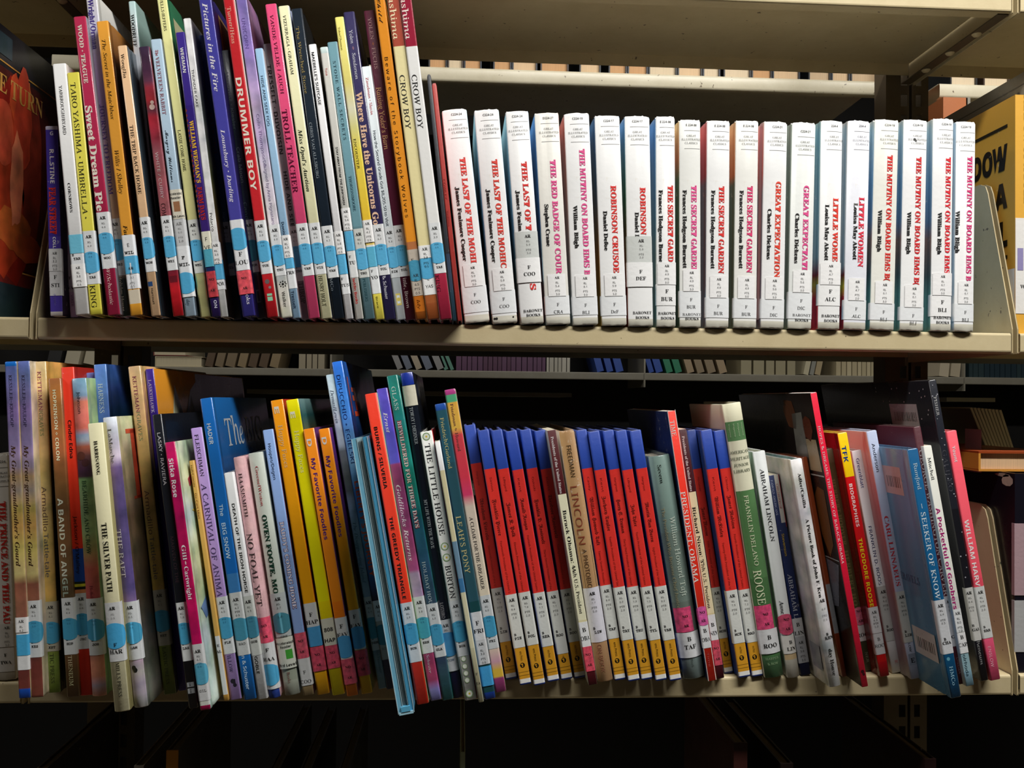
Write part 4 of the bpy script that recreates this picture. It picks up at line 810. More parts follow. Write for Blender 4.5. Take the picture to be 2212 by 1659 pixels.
lbk((366, 955), (444, 1534), 23, [(950, 'b01254'), (1514, 'c9c9c4'), (1524, 'a01048')], 'raspberry pink book with bold white letters and a pastel painted board', [V('Sitka Rose', 990, 1074, 14, 'ecdfe2', 'S'), V('Gill', 1178, 1210, 12, 'ecdfe2', 'B', .1), V('✽', 1212, 1221, 9, 'e8d0d8', 's', .1), V('Cartwright', 1224, 1296, 12, 'ecdfe2', 'B', .1),
    SP('R', [(.05, 1010), (.07, 990), (.075, 1100), (.06, 1110)], 'c85c28'), SP('R', [(.02, 1040), (.03, 1030), (.032, 1050), (.022, 1058)], 'a83c50'), SP('R', [(.03, 1130), (.05, 1120), (.06, 1180), (.05, 1220), (.03, 1200)], 'a8c4bc'), SP('R', [(.06, 1230), (.09, 1200), (.09, 1330), (.07, 1320)], '4c3c28'), SP('R', [(.02, 1110), (.05, 1100), (.04, 1125)], 'd0c458'), SP('R', [(.01, 1320), (.03, 1300), (.035, 1340), (.02, 1350)], '5c78a8')],
    [('spine_label', 'label', [R(1392, 1514, 'bdbfc0'), U('AR', 1406, 9, '1c1c1c', 'X'), U('RL', 1417, 6, '555555', 'm'), U('4.1', 1424, 6, '555555', 'm'), U('GIL', 1491, 8, '444444', 'm')]), ('dot_sticker', 'label', [D(1456, 23, '4c98b4'), U('PTS', 1432, 6, '2f6f94', 'm'), U('0.6', 1439, 6, '2f6f94', 'm')])],
    cr=[(950, '9cb090'), (1050, 'c4cca8'), (1120, 'a8c0bc'), (1200, 'c4c8a0'), (1300, '8c9c84'), (1400, 'b4c4c4'), (1534, 'b8ccc4')], mat='art', gain=1.1)
lbk((413, 995), (489, 1514), 11, [(990, 'c49a4c'), (1374, 'c6c8c8'), (1500, 'b0843c')], 'very thin gold book squeezed between the raspberry and lilac books', [V('Hall/Cooney', 1005, 1052, 5.5, '5c4018', 's'), V('Ox-Cart Man', 1065, 1120, 5.5, '8a4c18', 's'), U('E', 1393, 8, '2a2a2a', 'B'), U('AL', 1406, 8, '2a2a2a', 'B', 0, 1)], [], gain=1.05)
lbk((423, 924), (510, 1512), 25, 'b294d6', 'lilac book with dark serif capitals and a black emblem at its foot', [V('FLEISCHMAN', 938, 1029, 11, '2c2440', 'r'), V('A CARNIVAL OF ANIMA', 1044, 1290, 15, '483868', 'r', .05), V('ILLOW', 1416, 1453, 10, '30284c', 'r'), D(1472, 5, '1c1824', -.1), D(1481, 4, '1c1824', .15), R(1468, 1482, '1c1824', -.1, .3)],
    lARL(1290, '4.5', 'FLE', 1413), cr='2c4c3c', gain=1.05)
lbk((444, 860), (541, 1512), 27, [(857, '1a68b8'), (1200, '1864b4'), (1240, '3a78b4'), (1416, '1a68b4')], 'cobalt blue book showing large white words on its board', [V('HADER', 915, 960, 12, 'd4e0ec', 'h'), V('The', 1090, 1115, 11, 'b8d4ec', 'h'), V('BIG SNOW', 1130, 1208, 12, 'b8d4ec', 'h'), V('n & Schuster', 1417, 1490, 10, 'b8d4ec', 'h'), ST('R', 'The BIG', .026, .17, 880, .036, 'b4bcc4', 'r')],
    [('spine_label', 'label', [R(1281, 1416, 'c0c4c4'), U('AR', 1295, 9, '222222', 'X'), U('RL', 1305, 6, '444444', 'm'), U('4.3', 1313, 6, '444444', 'm'), U('PTS', 1321, 6, '444444', 'm'), U('0.5', 1329, 6, '444444', 'm'), U('HAD', 1390, 8, '444444', 'm')]), ('blue_sticker', 'label', [D(1360, 24, '3f8aa4')])], cr=[(857, '1a5c9c'), (1000, '14487c'), (1100, '1c3c60')], mat='gloss', dep=.21, gain=1.0)
lbk((493, 1021), (568, 1511), 22, 'd8dadc', 'short white book with black sans capitals, right of the cobalt blue one', [V('DEATH OF THE IRON HORSE', 1088, 1281, 8.5, '141414', 'h', .1), V('GOBLE', 1418, 1456, 9, '141414', 'h')], lARL(1288, '4.5', 'GOB', 1416, dc='3a7c94', c='b8bcb8'), gain=1.05)
lbk((515, 987), (594, 1508), 25, [(980, 'cba0a4'), (1488, '1e3a8a')], 'dusty pink book with large dark serif capitals and a deep blue foot', [V('HAAS/SMITH', 1022, 1116, 11, '4c3438', 'r'), V('NO FOAL YET', 1152, 1309, 18, '3c2a2c', 'r')],
    [NO(1334, 1389, 'e0506c'), FL(1389, 1488, 'F', 'HAA', 1402, 1422, 11, 'B', 'ccced0'), ('dot_sticker', 'label', [D(1457, 23, '48a0cc', -.2)])], b=.0014, mat='cloth', gain=1.0)
lbk((551, 978), (632, 1502), 33, [(970, 'b2bab0'), (1440, '98a090'), (1470, 'a4aa9c')], 'thick grey-green book with red and dark green lettering', [V('Greene/Weston', 1007, 1093, 9, 'b83c40', 'r', 0), V('OWEN FOOTE, MO', 1112, 1283, 14, '123c2c', 'X', .05), V('Books', 1452, 1475, 9, '8a5c54', 'r')],
    [('spine_label', 'label', [R(1282, 1376, 'b4bcbc'), U('AR', 1293, 9, '222222', 'X'), U('RL', 1304, 6.5, '444444', 'm'), U('3.7', 1312, 6.5, '444444', 'm'), U('GRE', 1374, 8, '333333', 'm', .1)]), ('dot_sticker', 'label', [D(1346, 22, '3f7f90'), U('1.0', 1331, 6.5, '1c4450', 'm')]),
     ('reader_label', 'label', [R(1378, 1444, 'ccd0c4'), U('Accelerated', 1388, 7, '2a2a2a', 'h'), U('Reader', 1396, 7, '2a2a2a', 'h', .1), R(1404, 1424, '3f9a34', 0, .75), U('3rd Level', 1435, 8, '222222', 'S')])], b=.0012, gain=1.05)
lbk((578, 928), (667, 1503), 24, [(920, '8aaae0'), (1200, '84a0d4'), (1423, 'c6c8ca'), (1480, '94805c')], 'periwinkle book with white outlined capitals and a small red sticker', [V('Hoopes/Degen', 958, 1036, 9, '1c2c4c', 's'), V('DADDY’S COMING HOME', 1127, 1316, 13.5, '5c3c58', 'X', .08), V('DADDY’S COMING HOME', 1128, 1315, 11, 'e4dce8', 'B', .05)],
    [NO(1368, 1423, 'c85064'), FL(1423, 1481, 'F', 'COO', 1451, 1471, 10, 'r', 'c8caca', -.1)], cr='3c1424', gain=1.0)
lbk((597, 864), (699, 1501), 28, [(850, 'f59618'), (1100, 'f2a010'), (1300, 'e8a010'), (1450, 'e8a818')], 'orange-yellow book with pale lettering, left of the pure yellow one', [V('E', 878, 893, 15, 'f0e8d8', 'S', -.05), V('Happy Faces', 918, 1010, 13, 'f6c890', 'r', .05)],
    [FL(1304, 1356, 'F', 'HAP', 1327, 1343, 12, 'B', 'c9cbcc'), BD(1355, 1397, '4594c8'), NO(1398, 1450, 'c84860')], cr='a8301c', grad=True, mat='gloss', gain=1.0)
lbk((630, 863), (732, 1502), 28, [(850, 'f8e40c'), (1300, 'ecd80c')], 'pure yellow book with a painted board and pale lettering', [V('E', 889, 903, 15, 'f0ecd0', 'S', -.05), V('Happy Faces', 930, 1021, 13, 'f6ec98', 'r', .05)],
    [FL(1337, 1395, '808', 'HAP', 1359, 1382, 12, 'S', 'ccccbc'), NO(1395, 1444, 'c84860')], cr=[(863, '6c8c8c'), (900, '2c5c5c'), (1000, '8c7c2c')], mat='gloss', gain=1.0)
lbk((666, 926), (762, 1504), 25, [(920, 'f98a1c'), (1300, 'f07c18')], 'orange book with purple lettering, left of an amber twin', [V('D', 948, 964, 15, 'f0e8e0', 'S', -.05), V('My Favorite Foodles', 990, 1166, 12.5, '5c2c7c', 'S', .05)],
    [FL(1335, 1426, 'F', 'FAV', 1352, 1370, 12, 'B', 'cacccc'), ('dot_sticker', 'label', [D(1398, 24, '4594c8')]), NO(1424, 1478, 'c04c60')], cr='5a2c6c', mat='gloss', gain=1.0)
lbk((699, 926), (793, 1499), 25, [(920, 'f68a1c'), (1150, 'ee980c'), (1400, 'e8b010')], 'amber-orange book with purple lettering, right of its twin', [V('D', 944, 960, 15, 'f0e8e0', 'S', -.05), V('My Favorite Foodles', 985, 1160, 12.5, '5c2c7c', 'S', .05)],
    [FL(1318, 1404, 'F', 'FAV', 1331, 1350, 12, 'B', 'cacccc'), ('dot_sticker', 'label', [D(1378, 24, '4594c8')]), NO(1405, 1460, 'c04c60')], cr=[(926, '5a2c78'), (1150, '5a2c6c'), (1220, '6c3020'), (1499, '8c7c40')], grad=True, mat='gloss', gain=1.0)
lbk((712, 809), (827, 1488), 19, [(806, 'b0c8d4'), (900, 'acbcc8'), (960, 'a0b0bc'), (975, '5c6468'), (1060, '54585c'), (1100, '84a0b0'), (1290, '6c8898')], 'pale blue-grey book with a thin italic author line, beside the tall bright blue one', [V('Demas/Lewin', 842, 914, 10, '4c5c6c', 'i'), V('The Disappearing Island', 1128, 1259, 9, '34505c', 'i'), V('Schuster', 1405, 1455, 8, '54707c', 'r', .3)],
    lARL(1290, '4.4', 'DEM', 1405, c='a8acac', dc='3a7c8c'), grad=True, mat='art', gain=1.3)
lbk((727, 781), (847, 1489), 24, [(778, '2468c8'), (900, '4488d8'), (1000, '78acd4'), (1060, '3c80c0'), (1150, '4c90b8'), (1250, '2c5084'), (1290, '242c44')], 'tallest bright blue book of the lower shelf, with navy and red capitals', [V('DiPUCCHIO ★ EGIELSKI', 810, 1002, 12, '142c60', 's', 0), V('LIBERTY’S JOURNEY', 1040, 1246, 15, 'd0502c', 'S', .1),
    SR('R', .012, .016, 815, 900, 'cc4c28'), SR('R', .03, .06, 838, 848, 'cc4c28'), SR('R', .03, .06, 856, 868, 'cc4c28'), SR('R', .045, .06, 838, 890, 'cc4c28'), SR('R', .03, .065, 892, 903, 'cc4c28')],
    [('spine_label', 'label', [R(1298, 1342, 'ccd0d4'), U('AR', 1310, 9, '222222', 'X'), U('RL', 1321, 6.5, '444444', 'm'), U('4.1', 1329, 6.5, '444444', 'm'), R(1342, 1425, 'a4a49c'), U('DIP', 1400, 8, '444444', 'm')]), ('blue_sticker', 'label', [D(1372, 22, '3a7888')])], cr=[(781, '1c4888'), (1000, '12284c')], grad=True, mat='art', dep=.26, gain=1.3)
lbk((806, 942), (897, 1512), 13, [(940, 'b46ca8'), (1000, '9c6cb0'), (1200, '7c84c4'), (1400, '7090cc'), (1480, 'a870a0')], 'violet and pink misty book just left of the red one', [], [], grad=True, mat='art', gain=1.1, Y=-.03)
lbk((800, 850), (914, 1522), 27, [(845, 'f2381c'), (1300, 'ea3420')], 'vermilion book with heavy black capitals poking below the shelf', [V('BURNS / SILVERIA', 922, 1056, 11, '140c0c', 'S'), V('THE GREEDY TRIANGLE', 1117, 1295, 11, '140c0c', 'S')],
    lARL(1303, '2.9', 'BUR', 1431), cr='a8cc98', gain=1.0)
lbk((824, 839), (942, 1514), 25, [(836, '5448b4'), (1000, '5450b8'), (1004, '8c3c6c'), (1180, '90406c'), (1232, '9c4c7c'), (1240, '9c8ca4'), (1290, 'a08cac'), (1412, 'a84068'), (1470, '9c3c64'), (1490, '8078b8')], 'violet to plum book with white script lettering', [V('Ernst', 890, 935, 12, 'd8d0e4', 'I'), V('Goldilocks Returns', 1048, 1212, 13, 'd4bccc', 'I', .05), V('& Schuster', 1403, 1455, 9, 'd4a8bc', 'I')],
    lARL(1290, '3.8', 'ERN', 1412, dc='3f98ac'), grad=True, mat='art', gain=1.0)
lbk((846, 811), (968, 1513), 25, [(808, '1c7c70'), (1080, '187468'), (1130, '1c5060'), (1200, '244c68'), (1300, '2c4454'), (1410, '404868'), (1513, '30686c')], 'teal green book with ornate pale and red capitals', [V('GLASS', 835, 886, 12, 'cce0d8', 'r'), V('BEWILDERED FOR THREE DAYS', 908, 1142, 13, '8c3440', 'X', .03), V('BEWILDERED FOR THREE DAYS', 910, 1140, 12, 'd0c8c0', 'B'), V('HOLIDAY HOU', 1214, 1306, 10, '9cb0b4', 'r')],
    lARL(1305, '4.0', 'GLA', 1420), grad=True, mat='art', gain=1.0)
lbk((877, 805), (987, 1509), 28, [(800, '1c3494'), (832, '20242c'), (878, '141a26'), (1430, '141838')], 'near-black book with a blue head and a blank cream label near its top', [V('TOWAY / DIEHNER', 880, 960, 10, 'b4bcc0', 'r'), V('MY LIFE WITH THE WAVE', 1080, 1185, 9, 'b4bcc0', 'r'), V('LOTHRO', 1302, 1336, 9, 'a0a0a4', 'r')],
    [('blank_label', 'label', [R(833, 877, 'd4d0bc')]), ('call_label', 'label', [R(1339, 1450, 'b8bcc0'), U('AR', 1350, 9, '222222', 'B'), U('RL', 1360, 6.5, '444444', 'm'), U('4.2', 1367, 6.5, '444444', 'm'), U('COW', 1424, 8, '2c4c6c', 'm')]), ('dot_sticker', 'label', [D(1392, 26, '3c84b4')])], mat='gloss', cr='12141c', gain=1.0, b=.001)
rings = [e for yy in (1424, 1440, 1455, 1470) for e in (D(yy, 6, '8ca47c', -.1), D(yy, 4.6, 'e4e8dc', -.1))]
lbk((920, 932), (1018, 1513), 28, [(925, 'dfe1dc')], 'white book with big black serif capitals, daisy circles and a red edge', [V('THE LITTLE HOUSE', 958, 1156, 16, '202024', 'r', .0), V('BURTON', 1222, 1293, 16, '202024', 'r', .0), R(928, 1512, 'c82c34', .82, 1.02)]
    + [e for yy in (943, 1181, 1205, 1499) for e in (D(yy, 8.5, '7c9c6c', -.1), D(yy, 6.5, 'e4e8dc', -.1), D(yy, 2.2, 'd8c040', -.1))]+rings,
    lARL(1298, '4.2', 'BUR', 1418), cr='c02c34', gain=1.05)
lbk((944, 952), (1040, 1517), 12, [(945, 'b0a890'), (958, 'e8e8e8'), (1016, 'd4ccA4'), (1170, '6c8ca4'), (1250, '3c74a4'), (1280, 'd0ccac'), (1400, 'c0bc9c')], 'very thin cream book with a white patch, right of the daisy book', [U('F', 1455, 7, '2a2a2a', 'r'), U('TA', 1475, 7, '2a2a2a', 'r')], [], gain=1.05)
lbk((950, 872), (1059, 1511), 25, [(868, '2450a0'), (886, '2c5c6c'), (1000, '2c5460'), (1300, '1c484c'), (1496, '1c3c8c')], 'dark teal book with gold lettering and a blue head, left of the striped one', [V('Friedrich/Garland', 902, 1013, 10.5, 'c8c084', 'r'), V('LEAH’S PONY', 1115, 1239, 15, 'c8bc84', 'r')],
    [FL(1323, 1384, 'F', 'FRI', 1345, 1362, 13, 'B', 'd4d6d8'), ('reading_label', 'label', [R(1384, 1436, 'c8cacc'), U('AR', 1391, 8.5, '222222', 'B'), U('RL', 1405, 6.5, '333333', 's'), U('3.3', 1412, 6.5, '333333', 's'), U('PTS', 1423, 6.5, '333333', 's'), U('0.5', 1431, 6.5, '333333', 's')]), ('blue_sticker', 'label', [R(1440, 1482, '409cd4')])], grad=False, mat='gloss', gain=1.0)
lbk((971, 841), (1082, 1496), 25, [(838, 'a83c80'), (852, 'a83c80'), (853, '54b080'), (868, '54b080'), (870, 'e8b04c'), (925, 'e8b850'), (940, 'd84850'), (1030, 'd83c50'), (1070, 'd4406c'), (1095, 'd4c4b4'), (1285, 'dccfb8'), (1400, 'd8c4b0'), (1430, 'c898a8'), (1448, 'd4b040'), (1462, 'd4b040'), (1466, '903c6c')], 'rainbow-banded book with pink, gold and cream parts, left of the red and blue set', [V('Friedman ◆ Howard', 872, 975, 9, '6c4440', 'r'), V('A CLOAK FOR THE DREAMER', 1117, 1274, 10.5, '3c3434', 'r', .05), SP('L', [(.01, 900), (.05, 900), (.05, 960)], 'c0506c')],
    lARL(1287, '4.0', 'FRI', 1402), grad=True, mat='gloss', gain=1.05)

# ------------------------------------------------------------------ lower shelf, middle: the matching red, blue and gold biographies
def pres(xt, yt, xb, yb, w, yb2, au, nm, sub, val, call, lab, pts='2.0', l0=1268, l1=1384, n0=1075, n1=1165, Y=None, dark=1., s=0.):
    tx = [V(au, yb2+18, yb2+48, 6.5, '8a1c18', 's', 0), V(nm, n0, n1, 10.5, '5c100c', 'f', .02), V(sub, n1+12, l0-4, 6.5, '8c2018', 's', -.05),
          V('ens Press', l1+8, yb-52, 7.5, '3a2a08', 's', .12), V('P', yb-45.5, yb-38.5, 6.5, 'd49a26', 'S', 0), D(yb-42, 5.5, '141008', -.02), R(yb-28, yb-27, '7a5a14'), R(yb-21, yb-20, '7a5a14')]
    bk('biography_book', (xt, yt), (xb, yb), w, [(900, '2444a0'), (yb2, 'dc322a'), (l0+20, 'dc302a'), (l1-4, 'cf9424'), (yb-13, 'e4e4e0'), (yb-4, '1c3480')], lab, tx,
       ARL(l0, val, call, l1, pts, dot=False, cls='B', c='d0d3ce'), Y=Y, dep=.17, mat='plain', shelf='L', gain=dark, cr='1f3a8c', cl='1f3a8c', group='red, blue and gold biographies of a matching set', page='c8c0a8')
U_ = ' President of the United'
pres(1014, 918, 1105, 1468, 25.5, 1001, 'Hargrove', 'Abraham Lincoln', 'Sixteenth President of the U', '7.9', 'LIN', 'red, blue and gold biography with call letters LIN, first of its set', l0=1271, l1=1387, n0=1077, n1=1167)
pres(1043, 929, 1136, 1480, 26, 1013, 'Simon', 'Franklin Pierce', 'Fourteenth'+U_+' S', '8.6', 'PIE', 'red, blue and gold biography with call letters PIE', l0=1285, l1=1400, n0=1079, n1=1157)
pres(1072, 929, 1166, 1481, 26, 1013, 'Lillegard', 'James K. Polk', 'Eleventh'+U_, '7.6', 'POL', 'red, blue and gold biography with call letters POL', l0=1280, l1=1394, n0=1086, n1=1160)
pres(1103, 931, 1196, 1473, 26.5, 1015, 'Kent', 'Ronald Reagan', 'Fortieth'+U_+' States', '7.7', 'REA', 'red, blue and gold biography with call letters REA', l0=1281, l1=1397, n0=1077, n1=1145)
pres(1134, 928, 1225, 1469, 26, 1012, 'Osinski', 'Franklin D. Roosevelt', 'Thirty-Second President of the', '7.7', 'ROO', 'red, blue and gold biography marked ROO whose label ends in a rounded dirty foot', l0=1278, l1=1413, n0=1079, n1=1175)
pres(1165, 930, 1254, 1465, 26, 1013, 'Kent', 'Theodore Roosevelt', 'Twenty-Sixth President of the U', '7.6', 'ROO', 'red, blue and gold biography marked ROO, left of the maroon and cream paperback', l0=1273, l1=1387, n0=1069, n1=1163)
def obk(name, T, B, w, bands, lab, tx=(), pt=(), **k):
    k.setdefault('gain', 1.0); bk(name, T, B, w, bands, lab, tx, pt, shelf='L', **k)
MG = 'thin maroon and cream biographies'
obk('biography_book', (1191, 929), (1281, 1480), 19.5, [(920, '4c1218'), (1068, 'e6e4c4'), (1340, 'dcd4a8'), (1450, '4c0e18')], 'maroon and cream paperback marked OBA, left of the thick brown book', [V('Presidents of the United States', 943, 1066, 8.5, 'e0d8d8', 'B'), V('Barack Obama:', 1102, 1216, 11, '1c1c1c', 'B', .1), V('44th U.S. President', 1222, 1326, 10, '1c1c1c', 'r', .1)],
    [FL(1344, 1398, 'B', 'OBA', 1359, 1377, 13, 'B', 'e4e6e8'), NO(1397, 1450, 'd84c60')], hard=False, group=MG)
obk('hardcover_book', (1223, 930), (1308, 1473), 35, [(920, 'a48058'), (1385, 'a4805c')], 'thick tan-brown biography with thin tall capitals and a ragged top', [V('FREEDMAN', 962, 1030, 15, '4c3820', 's', .05), V('LINCOLN', 1050, 1176, 22, '843c28', 's', -.05), V('A PHOTOBIO', 1186, 1270, 14, '4c3424', 's', 0), R(1180, 1272, '5c4430', -.62, -.58), R(1180, 1272, '5c4430', .68, .72), V('ON BOOK', 1392, 1452, 14, '94644c', 's', 0)],
    ARL(1270, '7.7', 'LIN', 1387, '5.0', dot=False, cls='B', c='cfced8'), b=.0022, mat='worn', cr='b8a8a0', cl='b0a0a8', dep=.2)
pres(1255, 929, 1340, 1470, 25.5, 1012, 'Casey', 'William Howard Taft', 'Twenty-Seventh Presiden', '8.8', 'TAF', 'red, blue and gold biography with call letters TAF, right of the thick brown book', l0=1265, l1=1380, n0=1074, n1=1178)
pres(1282, 932, 1370, 1472, 26.5, 1015, 'Kent', 'Zachary Taylor', 'Twelfth'+U_+' Sta', '8.0', 'TAY', 'red, blue and gold biography with call letters TAY', l0=1269, l1=1383, n0=1072, n1=1147)
pres(1313, 930, 1398, 1469, 26, 1014, 'Hargrove', 'Harry S. Truman', 'Thirty-Third President of the United', '7.9', 'TRU', 'red, blue and gold biography with call letters TRU', l0=1268, l1=1383, n0=1078, n1=1152)
pres(1341, 930, 1429, 1471, 25.5, 1015, 'Lillegard', 'John Tyler', 'Tenth'+U_+' States', '7.5', 'TYL', 'red, blue and gold biography with call letters TYL', pts='1.0', l0=1268, l1=1383, n0=1090, n1=1137)
pres(1372, 930, 1460, 1471, 26.5, 1012, 'Hargrove', 'Martin Van Buren', 'Eighth'+U_, '8.2', 'VAN', 'red, blue and gold biography with call letters VAN, left of the thick grey-green book', l0=1267, l1=1383, n0=1085, n1=1171)
obk('hardcover_book', (1422, 984), (1500, 1466), 49, [(975, '70867f'), (1150, '6c7c74'), (1300, '647068'), (1420, '6c7a78')], 'very thick shiny grey-green biography with pale lettering in two lines', [V('Severn', 1003, 1043, 11, '26302c', 'r', -.1), V('William Howard Taft', 1116, 1288, 17, 'b8c4b8', 'r', .3), V('The President Who Became Chief Justice', 1095, 1313, 9.5, 'a8a07c', 'r', -.35), V('Book', 1423, 1440, 7, '46504c', 's', 0)],
    [('no_reader_label', 'crayon', [R(1312, 1365, 'cc4470', -.9, .55), U('NO', 1330, 8, '201014', 'B', -.05), U('AR', 1350, 8, '201014', 'B', -.05)]), FL(1366, 1420, 'B', 'TAF', 1378, 1395, 13, 'B', 'd0d2d4', .0)], b=.004, mat='gloss', dep=.16)
obk('paperback_book', (1450, 888), (1539, 1471), 19, [(880, 'f0301c')], 'bright red white-edged paperback standing taller than the blue-topped set', [R(886, 1470, 'e4dcd8', -1.02, -.8), R(886, 1470, 'e4dcd8', .8, 1.02), V('TIME', 908, 942, 13, 'f2e8e0', 'r'), V('PRESIDENT: OBAMA', 1062, 1259, 14, 'f2eae4', 'r', 0), V('Time', 1410, 1440, 6, 'b05050', 's')],
    [FL(1348, 1400, 'B', 'OBA', 1361, 1380, 12, 'B', 'd8dadc'), ('no_reader_label', 'crayon', [D(1331, 21, 'd0589c'), R(1318, 1344, 'd0589c', -1., 1.), U('NO', 1322, 8, '241018', 'B'), U('AR', 1340, 8, '241018', 'B')])], hard=False, mat='worn', cl='182858', page='ccc6b8', dep=.2)
obk('biography_book', (1474, 927), (1557, 1466), 17, [(920, '40101a'), (1063, 'e2d8b0'), (1325, 'd4c898'), (1436, '44101a')], 'maroon and cream paperback marked NIX, right of the bright red one', [V('Presidents of the United States', 942, 1061, 8, 'e0d8d8', 'B'), V('Richard Nixon:', 1095, 1203, 11, '1c1c1c', 'B', 0), V('37th U.S. President', 1208, 1314, 9.5, '1c1c1c', 'r', 0)],
    [FL(1328, 1383, 'B', 'NIX', 1348, 1366, 12, 'B', 'dcdee0'), NO(1383, 1437, 'c84c60')], hard=False, group=MG)
pres(1493, 929, 1575, 1456, 21, 1013, 'Fitz-Gerald', 'James Monroe', 'Fifth'+U_, '5.9', 'MON', 'recessed darker red, blue and gold biography marked MON', l0=1270, l1=1380, n0=1096, n1=1158, Y=.008, dark=.6)  # lowered gain puts the shade of its recess into the colours
pres(1525, 929, 1609, 1464, 27, 1013, 'Kent', 'William McKinley', 'Twenty-Fifth President of the U', '7.5', 'MCK', 'red, blue and gold biography with call letters MCK', l0=1276, l1=1390, n0=1073, n1=1160)
pres(1553, 930, 1637, 1462, 26, 1012, 'Clinton', 'James Madison', 'Fourth'+U_+' States', '7.2', 'MAD', 'red, blue and gold biography marked MAD, left of the thick green book', l0=1274, l1=1388, n0=1070, n1=1142)
obk('hardcover_book', (1579, 871), (1673, 1464), 44, [(860, 'd9d6ba'), (910, '547c50'), (952, 'dcdac0'), (1060, '527c4c'), (1250, '446c40'), (1420, '406040')], 'thick green and cream biography standing tallest of its neighbours', [U('AMERICAN', 975, 9, '3c4c38', 'r', 0), U('HERITAGE', 989, 9, '3c4c38', 'r', 0), U('JUNIOR', 1003, 9, '3c4c38', 'r', 0), U('LIBRARY', 1016, 9, '3c4c38', 'r', 0), V('FRANKLIN DELANO', 1070, 1222, 13, 'd4dcb8', 'r', 0), V('ROOSE', 1232, 1306, 24, 'd4dcb8', 'r', 0), U('HARPER', 1422, 7, '84a078', 'r', 0), U('& ROW', 1433, 7, '84a078', 'r', 0)]
    + [V('Magazine', 915, 943, 4.5, 'a8bc98', 's', q) for q in (-.55, -.15, .25, .65)],
    [('no_reader_label', 'crayon', [R(1308, 1360, 'cc4470', -.95, .7), U('NO', 1326, 8, '201014', 'B', 0), U('AR', 1347, 8, '201014', 'B', 0)]), FL(1360, 1412, 'B', 'ROO', 1375, 1393, 13, 'B', 'd0d2d4')], b=.0025, cl='e0dcc4', mat='plain', dep=.12)
obk('hardcover_book', (1639, 975), (1715, 1464), 29, [(970, 'd4d8d8'), (1412, 'c0a880'), (1425, 'b4b0a4')], 'white biography with plain black capitals and a round pink sticker', [V('ABRAHAM LINCOLN', 1012, 1169, 12, '20242c', 'r', .05), V('Anne', 1297, 1326, 12, '20242c', 'r', -.1)],
    [FL(1373, 1412, 'B', 'LIN', 1386, 1400, 11, 'B', 'd8d6d0', .2), ('no_reader_label', 'crayon', [D(1349, 23, 'c84c6c'), U('NO', 1337, 8, '241018', 'B', .1), U('AR', 1357, 8, '241018', 'B', .1)])], b=.0015, cr='9a9c9c', dep=.17)
obk('paperback_book', (1671, 1026), (1741, 1459), 23, [(1020, '182858'), (1345, '182450')], 'short navy paperback with a white and red striped top, right of the white biography', [R(1026, 1130, 'd8d4cc', 0, .8), R(1026, 1140, 'b02838', .8, 1.0), V('CHILDHOOD OF', 1046, 1100, 7, 'a82838', 'r', .4), V('FAMOUS AMERICANS', 1036, 1112, 6.5, 'b8c0dc', 'r', -.5), V('Stevenson', 1153, 1201, 8, 'c8a830', 'h', 0), V('ABRAHAM L', 1240, 1336, 13, 'c8ccd8', 'r', .1)],
    [FL(1336, 1376, 'B', 'LIN', 1348, 1366, 12, 'B', 'd4d6d8'), ('reading_label', 'label', [R(1376, 1432, 'b4b6ba'), U('AR', 1387, 8.5, '222222', 'B'), U('RL', 1398, 7, '333333', 's'), U('3.6', 1406, 7, '333333', 's'), U('PTS', 1417, 7, '333333', 's'), U('3.0', 1425, 7, '333333', 's')])], hard=False, mat='worn', dep=.13)
obk('picture_book', (1719, 992), (1804, 1484), 28, [(985, 'd8d6d6'), (1300, 'd4d2d4')], 'tall white picture biography with a broad pale mottled board facing left', [V('Adler/Casilla', 1022, 1097, 9.5, '1c1c1c', 'B', .15), V('A Picture Book of John F. Ken', 1121, 1291, 10, '1c1c1c', 'B', .15), U('AR', 1297, 9, '333333', 'X', .2), U('4.0', 1315, 6.5, '888888', 'm', .2), U('PTS', 1329, 6.5, '888888', 'm', .2), U('0.5', 1338, 6.5, '888888', 'm', .2), U('B', 1369, 8, '333333', 'X', .1), U('KEN', 1377, 9, '333333', 'X', .3), V('day House', 1402, 1459, 12, '2c2c2c', 'B', .25), SR('L', .008, .03, 1400, 1455, '8c8c90')],
    [], b=.001, mat='art', cl=[(992, 'c4bca8'), (1050, 'c8c4c0'), (1200, 'd4d2d4'), (1300, 'b8b4b8'), (1484, 'c4c0bc')], dep=.2, page='4c8c84', group='slim biographies at the right of the lower shelf')
SG = 'slim biographies at the right of the lower shelf'
obk('picture_book', (1738, 987), (1825, 1462), 12, [(980, '8a3c1c'), (1262, '8c8c90'), (1368, '7c3014')], 'thin rust-brown biography right of the tall white one', [], [], cl='9c481c', group=SG, mat='gloss')
